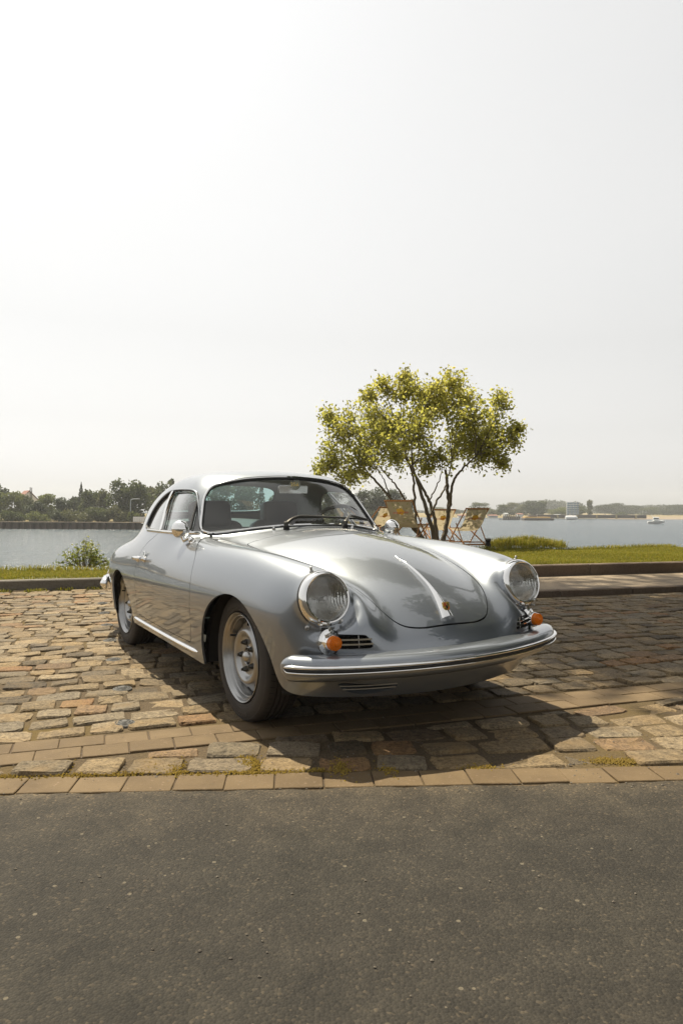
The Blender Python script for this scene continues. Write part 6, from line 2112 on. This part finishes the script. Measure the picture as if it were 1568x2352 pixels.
mb = MB(); mb.tube([(-6 * kq, 0, 14 * kq), (-12 * kq, 0, 20 * kq)], .06, 5); mb.build('mast', M_white, bt)
qy = thing_at('quay_wall', 1370, 1190, 278, 'dark quay wall running behind the barge towards the beach', 'wall'); kk = 278 / 1608.7
mb = MB(); mb.box((-10 * kk, 2, 3.5 * kk), (250 * kk, 3, 8 * kk), None, .1); mb.build('wall_face', M_tar, qy, smooth=False)
for i in range(5):
    mb = MB(); mb.box(((-90 + i * 45) * kk, .2, 3.2 * kk), (3 * kk, 1.2, 8.5 * kk)); mb.build('fender_post', M_land, qy, smooth=False)
lab_s = ['pale low shed farthest left on the far shore', 'white shed right of the farthest left one', 'grey flat shed behind the pier', 'small white kiosk between far-shore trees', 'white tent-like roof near the tallest far tree', 'beige hut right of the barge']
for i, (u, w_, h_) in enumerate(((1064, 26, 5), (1100, 24, 6), (1130, 20, 5), (1160, 8, 9), (1192, 12, 8), (1278, 14, 6))):
    o = thing_at('shed', u, 1189, 300, lab_s[i], 'shed'); o['group'] = 'sheds on the far shore'
    mb = MB(); mb.box((0, 0, h_ * ks / 2), (w_ * ks, 4, h_ * ks)); mb.build('wall', M_wallw if i != 2 else M_lamp, o, smooth=False)
    mb = MB(); mb.add([(-w_ * ks * .53, -2.3, h_ * ks), (w_ * ks * .53, -2.3, h_ * ks), (w_ * ks * .53, 2.3, h_ * ks), (-w_ * ks * .53, 2.3, h_ * ks), (-w_ * ks * .5, 0, (h_ + 2) * ks), (w_ * ks * .5, 0, (h_ + 2) * ks)], [(0, 1, 5, 4), (2, 3, 4, 5), (0, 4, 3), (1, 2, 5)]); mb.build('roof', M_lamp if i % 2 else M_roof, o, smooth=False)
for k, (u, Y, w_, lab, mt) in enumerate(((862, 170, 26, 'brown-hulled boat moored behind the low deckchair', M_roof), (886, 175, 22, 'white boat moored behind the shaded deckchair', M_white))):
    o = thing_at('moored_boat', u, 1200 - k * 2, Y, lab, 'boat'); kb2 = Y / 1608.7; o['group'] = 'boats moored behind the deckchairs'
    mb = MB(); V = []
    for x, w2, z0_, z1_ in ((-.5, .8, 0, 6), (-.2, 1, 0, 6), (.2, 1, 0, 6.5), (.55, .1, 3, 8)): V += [(x * w_ * kb2, -w2, z1_ * kb2), (x * w_ * kb2, 0, z0_ * kb2), (x * w_ * kb2, w2, z1_ * kb2)]
    mb.add(V, [(i * 3 + j, (i + 1) * 3 + j, (i + 1) * 3 + j + 1, i * 3 + j + 1) for i in range(3) for j in range(2)] + [(0, 3, 6, 9, 11, 8, 5, 2), (0, 2, 1)]); mb.build('hull', mt, o, smooth=False)
    mb = MB(); mb.box((-.1 * w_ * kb2, 0, 9 * kb2), (w_ * .4 * kb2, 1.2, 6 * kb2), None, .08); mb.build('cabin', M_white, o, smooth=False)

# ================================================================== air
mb = MB(); mb.box((150, 500, 13.0), (2400, 1300, 34.0))
hm = bpy.data.materials.new('haze_air'); hm.use_nodes = True
t = hm.node_tree
for n in list(t.nodes): t.nodes.remove(n)
ho_ = t.nodes.new('ShaderNodeOutputMaterial'); pv = t.nodes.new('ShaderNodeVolumePrincipled')
pv.inputs['Color'].default_value = (.93, .95, .97, 1); pv.inputs['Density'].default_value = .00055; pv.inputs['Anisotropy'].default_value = .2
t.links.new(pv.outputs[0], ho_.inputs['Volume'])
mb.build('haze', hm, None, smooth=False, kind='stuff')
